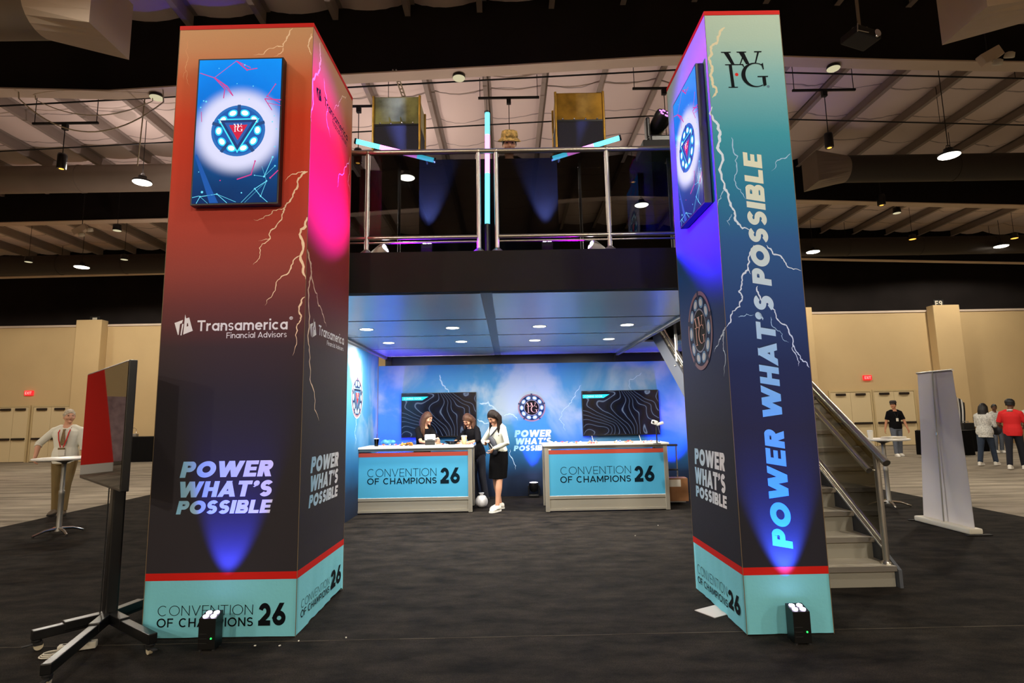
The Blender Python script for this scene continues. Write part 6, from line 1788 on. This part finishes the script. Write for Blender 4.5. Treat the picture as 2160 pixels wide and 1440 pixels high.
def lidded_cup(label, loc, body, h=.13, r=.042, name='cup', strawed=False):
    t = thing(name, label, 'cup', loc)
    MB().lathe([(r * .72, 0), (r, h * .9), (r * .97, h * .9), (r * .70, .004), (1e-4, .004)], (0, 0, 0), 22).build('body', MT[body], t)
    MB().lathe([(r * 1.05, h * .88), (r * 1.05, h * .93), (r * .85, h), (1e-4, h)], (0, 0, 0), 22).build('lid', MT['white'], t)
    return t


lidded_cup('white lidded paper cup on the high table behind the stair railing', (5.78, 9.13, z), 'paper', .14)
t = thing('paper_stack', 'small stack of papers on the high table behind the stair railing', 'papers', (6.18, 9.18, z), .2)
for k in range(3): MB().rbox((.01 * k, .006 * k, .006 + .010 * k), (.30, .21, .008), .002, rot('Z', .1 * k)).build('sheet', MT['paper'], t)

# ---- roll-up banner seen from behind
b0, b1 = Vector((5.71, 8.06, .009)), Vector((5.70, 7.12, .009)); t0, t1 = at(1935, 787, Y=8.06), at(2008, 780, Y=7.14)
t = thing('roll_up_banner', 'white roll-up banner seen from behind, right of the stairs', 'banner', (5.7, 7.6, .009))
mid = lambda a, b: (a + b) / 2
q0, q1 = b0 + Vector((0, -.03, .07)), b1 + Vector((0, .03, .07))
NB = 10; vs = []
for j in range(NB + 1):
    v = j / NB
    for k in range(NB + 1):
        u = k / NB; p = q0.lerp(q1, u).lerp(t0.lerp(t1, u), v); p.x += .012 * math.sin(u * 7 + v * 2) * v * (1 - v) * 3; vs.append(p)
m = MB().add(vs + [p + Vector((.003, 0, 0)) for p in vs], [(j * (NB + 1) + k, j * (NB + 1) + k + 1, (j + 1) * (NB + 1) + k + 1, (j + 1) * (NB + 1) + k) for j in range(NB) for k in range(NB)] + [((NB + 1) ** 2 + j * (NB + 1) + k + (NB + 1), (NB + 1) ** 2 + j * (NB + 1) + k + 1 + (NB + 1), (NB + 1) ** 2 + j * (NB + 1) + k + 1, (NB + 1) ** 2 + j * (NB + 1) + k) for j in range(NB) for k in range(NB)], True)
m.build('fabric', MT['banner_back'], t, True)
MB().rbox(mid(b0, b1) + Vector((-.02, 0, .04)), (.17, .96, .07), .02).build('base_cassette', MT['offwhite'], t, True)
MB().tube([t0 + Vector((0, .01, 0)), t1 - Vector((0, .01, 0))], .014, 10).build('top_bar', MT['alu'], t, True)
pb, pt = mid(b0, b1) + Vector((-.05, 0, .07)), mid(t0, t1) + Vector((-.02, 0, 0))
MB().tube([pb, pt], .009, 10).build('support_pole', MT['alu_dull'], t, True)
MB().tube([pb.lerp(pt, .57), pb.lerp(pt, .59)], .014, 10).build('pole_joint', MT['chrome'], t, True)
MB().rbox(b1 + Vector((-.02, -.05, .01)), (.3, .05, .012), .004).rbox(b0 + Vector((-.02, .03, .01)), (.3, .05, .012), .004).build('swing_foot', MT['black'], t, True)

# ---- black draped tables at the back of the hall
def draped(label, x, y, w, d, h=.76, rz=0.):
    t = thing('draped_table', label, 'table', (x, y, 0), rz, 'black draped tables')
    m = MB(); n = 60; vs = []
    per = [(-w / 2, -d / 2), (w / 2, -d / 2), (w / 2, d / 2), (-w / 2, d / 2)]
    loop = []
    for k in range(4):
        a, b = Vector(per[k]), Vector(per[(k + 1) % 4]); nv = Vector(((b - a).y, -(b - a).x)).normalized(); c = max(6, int((b - a).length * 16))
        for i in range(c): loop.append((a.lerp(b, i / c), nv, i))
    N = len(loop)
    for zz, amp in ((.008, .03), (h * .6, .018), (h, .004)):
        for p, nv, i in loop: q = p + nv * amp * (1 + math.sin(i * 2.1)); vs.append((q.x, q.y, zz))
    m.add(vs, [(r_ * N + i, r_ * N + (i + 1) % N, (r_ + 1) * N + (i + 1) % N, (r_ + 1) * N + i) for r_ in range(2) for i in range(N)], True)
    m.build('drape', MT['matte_black'], t); MB().rbox((0, 0, h + .006), (w + .02, d + .02, .014), .005).build('table_top', MT['black'], t)
    return t


p = at(2040, 953, Z=0); draped('black draped table between the white banner and the people at the right', p.x - .1, p.y + .5, 2.0, .75)
p = at(1938, 962, Z=0); draped('black draped table half hidden by the white banner', p.x + 1.2, p.y + .4, 1.4, .7, .80)
p = at(308, 971, Z=0); p.y = 23.4; draped('black draped table beyond the black television stand', p.x, p.y + .4, 1.9, .75, 1.0); LT = p
t = thing('table_lamp', 'small pale box and tubing on the draped table beyond the television stand', 'equipment', (p.x - .3, p.y + .4, 1.014))
MB().rbox((0, 0, .06), (.3, .2, .12), .02).build('case', MT['alu_dull'], t); MB().tube([(.1, 0, .12), (.1, 0, .3), (.0, 0, .36), (-.12, 0, .32)], .012, 8).build('tubing', MT['chrome'], t)
p = at(2038, 902, Y=at(2040, 953, Z=0).y + .4)
t = thing('tabletop_case', 'small dark equipment box on the draped table at the right', 'equipment', (p.x, p.y, .774))
MB().rbox((0, 0, .12), (.42, .3, .24), .02).build('case', MT['black'], t); MB().tube([(-.1, 0, .24), (-.1, 0, .29), (.1, 0, .29), (.1, 0, .24)], .012, 8).build('handle', MT['alu_dull'], t)
p = at(2024, 905, Y=at(2040, 953, Z=0).y + 1.5)
t = thing('striped_flag', 'striped flag on a pole beside the right edge of the white banner', 'flag', (p.x, p.y, 0))
MB().tube([(0, 0, .03), (0, 0, 2.15)], .018, 8).lathe([(.2, 0), (.2, .015), (.03, .04)], (0, 0, 0), 20).build('pole', MT['gold'], t)
m = MB(); 
for k in range(7):
    m.use(MT['white'] if k % 2 else MT['black'])
    a = lambda u, v: (.03 + .30 * u * (1 - .35 * v) + .02 * math.sin(v * 5), .04 * math.sin(u * 9), 2.0 - 1.25 * v - .25 * u)
    for j in range(6): m.add([a(k / 7, j / 6), a((k + 1) / 7, j / 6), a((k + 1) / 7, (j + 1) / 6), a(k / 7, (j + 1) / 6)], [(0, 1, 2, 3)])
m.build('cloth', None, t)
# ---- what the black television mirrors: a tower and a banner in the left part of the hall
t = thing('red_tower', 'tall red tapering tower mirrored in the black television screen', 'tower', (-17.15, 15.45, 0), .2)
m = MB(); a, b = .9, .45
m.add([(-a, -a, .3), (a, -a, .3), (a, a, .3), (-a, a, .3), (-b, -b, 4.8), (b, -b, 4.8), (b, b, 4.8), (-b, b, 4.8)], [(0, 1, 5, 4), (1, 2, 6, 5), (2, 3, 7, 6), (3, 0, 4, 7), (4, 5, 6, 7)]).build('fabric', MT['tower_red'], t)
MB().rbox((0, 0, .15), (1.8, 1.8, .3), .02).build('base_band', MT['white'], t)
t = thing('tall_banner', 'tall pale patterned banner mirrored at the near end of the black television', 'banner', (-20.7, 16.5, 0), .3)
MB().span((-.55, -.01, .12), (.55, .01, 2.6)).build('fabric', M('banner_pattern', (190, 170, 180), .8, noise=(3, .3)), t); MB().rbox((0, 0, .06), (1.15, .3, .12), .02).build('base_cassette', MT['alu_dull'], t)

# ---- things on the left counter
def on1(px_, py_, dz=0.): p = at(px_, py_, Z=CT); return (p.x, min(max(p.y, 9.53), 10.18), CT + dz)


def ring_lamp(label, px_, py_, gold, kind):
    p = on1(px_, py_) if px_ < 1100 else tuple(at(px_, py_, Z=CT))
    t = thing('desk_light' if kind else 'desk_microphone', label, 'desk lamp' if kind else 'desk camera', p)
    MB().lathe([(.06, 0), (.06, .008), (.012, .014)], (0, 0, 0), 20).build('base', MT['black'], t)
    MB().tube([(0, 0, .012), (0, 0, .29)], .010, 8).build('stem', MT['black'], t)
    if kind:
        MB().lathe([(.012, .285), (.075, .30), (.082, .315), (.05, .34), (.01, .345)], (0, 0, 0), 22).build('shade', MT['offwhite'], t); MB().lathe([(.02, .345), (.028, .36), (.018, .385), (1e-4, .388)], (0, 0, 0), 16).build('finial', MT['gold'], t)
    else:
        MB().rbox((-.02, 0, .33), (.10, .05, .07), .02, rot('Y', .3)).rbox((.06, 0, .31), (.12, .045, .045), .015, rot('Y', -.25)).build('head', MT['white'], t); MB().ball((-.05, -.025, .34), .016, 10, 8).build('eye', MT['black'], t)


ring_lamp('slim desk lamp with a pale gold head at the left end of the left counter', 771, 938, True, True)
ring_lamp('slim black stand with a white head at the right end of the right counter', 1386, 936, False, False)
p = on1(794, 941)
t = thing('iced_drink', 'clear plastic cup with amber drink and black straw on the left counter', 'cup', p)
MB().lathe([(.03, 0), (.042, .125), (.040, .125), (.028, .003), (1e-4, .003)], (0, 0, 0), 20).build('body', MT['cup_clear'], t)
MB().lathe([(1e-4, .004), (.0275, .004), (.033, .06), (1e-4, .06)], (0, 0, 0), 20).build('drink', MT['amber'], t)
MB().lathe([(.045, .124), (.045, .131), (.012, .134)], (0, 0, 0), 20).build('lid', MT['white'], t); MB().tube([(0, 0, .05), (.006, 0, .21)], .004, 6).build('straw', MT['black'], t)
lidded_cup('tall lidded iced coffee at the right end of the left counter', on1(979, 937), 'coffee', .155, .05)
p = on1(823, 938)
t = thing('candy_bag', 'crumpled bright blue bag on the left counter', 'bag', p)
m = MB(); rn = random.Random(3)
for k in range(7): m.ball((rn.uniform(-.10, .10), rn.uniform(-.04, .04), .035 + rn.uniform(0, .03)), (.055, .045, .04), 10, 8)
skin_part('wrapper', m, MT['bag_blue'], t, .008, 1)
p = on1(860, 940)
t = thing('snack_bag', 'open bag of orange snacks in the middle of the left counter', 'bag', p)
m = MB()
for k in range(22): m.ball((rn.uniform(-.11, .07), rn.uniform(-.05, .05), .015 + rn.uniform(0, .03)), rn.uniform(.014, .022), 7, 5)
o = m.build('snacks', MT['snack'], t); o['kind'] = 'stuff'
MB().add([(-.04, -.06, .005), (.12, -.07, .005), (.16, .06, .005), (0, .06, .005), (0, -.05, .07), (.08, -.04, .09), (.09, .03, .10), (.01, .04, .07)], [(0, 1, 5, 4), (1, 2, 6, 5), (2, 3, 7, 6), (3, 0, 4, 7)]).build('open_bag', MT['cup_clear'], t)
p = on1(907, 938)
t = thing('card_printer', 'small grey and black badge printer on the left counter', 'printer', p, .15)
MB().rbox((0, 0, .035), (.17, .15, .07), .012).build('foot', MT['black'], t); MB().rbox((0, -.01, .125), (.19, .14, .11), .02, rot('X', -.12)).build('cover', M('printer_grey', (168, 172, 172), .45), t); MB().span((-.05, -.085, .09), (.05, -.08, .10)).build('slot', MT['black'], t)
t = thing('glass_bowl', 'shallow clear bowl near the iced coffee on the left counter', 'bowl', on1(953, 937))
MB().lathe([(.05, 0), (.13, .055), (.135, .06), (.05, .006), (1e-4, .006)], (0, 0, 0), 24).build('bowl', MT['cup_clear'], t)
rn = random.Random(21)
cand = []
for k in range(46):
    px_, py_ = rn.choice(((rn.uniform(930, 972), rn.uniform(934, 938)), (rn.uniform(806, 850), rn.uniform(937, 940)), (rn.uniform(985, 1003), rn.uniform(935, 938)), (rn.uniform(912, 1000), rn.uniform(935, 938))))
    p = at(px_, py_, Z=CT); cand.append((p.x, min(max(p.y, 9.56), 10.15), 'left'))
for k in range(58):
    px_ = rn.choice((rn.uniform(1160, 1215), rn.uniform(1240, 1262), rn.uniform(1296, 1312), rn.uniform(1315, 1338), rn.uniform(1345, 1382), rn.uniform(1160, 1400)))
    p = at(px_, rn.uniform(930, 936), Z=CT); cand.append((p.x, min(max(p.y, 9.42), 10.0), 'right'))
pr = {}
for k, (x, y, w) in enumerate(cand):
    cm = ('candy_a', 'candy_b', 'candy_c', 'candy_d', 'candy_a', 'candy_d')[k % 6]
    lab = 'small wrapped candies strewn over the %s counter' % w
    if cm not in pr:
        m = MB(); m.ball((0, 0, .011), (.022, .014, .011), 8, 6)
        for s in (-1, 1): m.add([(s * .018, 0, .011), (s * .036, .012, .014), (s * .036, -.012, .008)], [(0, 1, 2)])
        pr[cm] = m.build('candy', MT[cm]); o = pr[cm]
    else:
        o = pr[cm].copy(); C.objects.link(o)
    o.location = (x, y, CT); o.rotation_euler = (0, 0, rn.uniform(0, 6)); tag(o, lab, 'candy', 'candies on the %s counter' % w)
for px_, lab in ((1252, 'white pen standing tilted left of centre on the right counter'), (1363, 'white pen standing tilted near the stand on the right counter')):
    p = at(px_ + 2, 935, Z=CT)
    t = thing('pen', lab, 'pen', (p.x, min(max(p.y, 9.5), 9.95), CT))
    MB().lathe([(.022, 0), (.022, .012), (.010, .03)], (0, 0, 0), 12).build('holder', MT['offwhite'], t); MB().tube([(0, 0, .02), (-.025, 0, .12)], [.006, .004], 8).build('barrel', MT['white'], t)
# ---- suitcase with a box behind the right counter
p = at(1428, 1046, Z=0)
t = thing('luggage_trolley', 'folding luggage trolley with a tall handle beside the right counter', 'trolley', (2.86, 10.15, .009), -.1)
m = MB()
for s in (-.085, .085): m.tube([(s, 0, .06), (s, 0, .98)], .013, 10)
m.build('handle_tube', MT['chrome'], t); MB().rbox((0, 0, .985), (.23, .035, .04), .012).rbox((0, 0, .56), (.21, .03, .03), .01).build('grip', MT['black'], t)
MB().rbox((0, -.14, .05), (.30, .3, .02), .008).build('platform', MT['alu_dull'], t)
for s in (-.13, .13): MB().cyl((s - .012, .02, .055), (s + .012, .02, .055), .054, 18).build('wheel', MT['rubber'], t)
t = thing('cardboard_box', 'brown cardboard box with a white label on the luggage trolley', 'box', (2.86, 9.98, .07), -.1)
MB().rbox((0, 0, .19), (.36, .26, .38), .006).build('carton', MT['card'], t); MB().span((-.13, -.133, .24), (.06, -.1305, .36)).build('label', MT['paper'], t); MB().span((-.181, -.03, .1), (.181, .03, .3815)).build('tape', M('tape_tan', (176, 136, 90), .4), t)
p = at(1015, 1064, Z=0)
t = thing('trash_bag', 'white plastic bag on the floor beside the left counter', 'bag', (-.50, 9.98, .009))
m = MB(); m.ball((0, 0, .10), (.10, .10, .10), 16, 12)
for k in range(8):
    w = 2 * PI * k / 8; m.ball((.05 * math.cos(w), .05 * math.sin(w), .10 + .02 * (k % 2)), (.06, .06, .085), 10, 8)
m.lathe([(.05, .16), (.02, .20), (.05, .25), (.03, .25)], (0, 0, 0), 12); skin_part('bag_skin', m, MT['plastic'], t, .008, 0)
t = thing('folded_board', 'cream board leaning against the left end of the left counter', 'board', (-2.69, 9.72, .009))
MB().rbox((0, 0, .27), (.05, .5, .54), .006, rot('Y', .05)).build('panel', MT['cream'], t)
p = at(1510, 1292, Z=.009)
t = thing('paper_sheet', 'pale folded sheet sticking out under the inner side of the blue pillar', 'paper', (p.x + .05, p.y + .05, .009), .5)
MB().rbox((0, 0, .003), (.34, .2, .006), .002).build('sheet', MT['banner_back'], t)
# scraps on the dark carpet
for k, (px_, py_) in enumerate(((538, 1362), (590, 1362), (730, 1345), (1388, 1108), (1340, 1130), (630, 1352))):
    p = at(px_, py_, Z=.009); o = MB().rbox((0, 0, .003), (.014, .010, .006), .002).build('paper_scrap', MT['paper']); o.location = (p.x, p.y, .009); o.rotation_euler = (0, 0, k)
    tag(o, 'tiny white paper scraps lying on the dark carpet', 'scrap', 'paper scraps on the carpet')
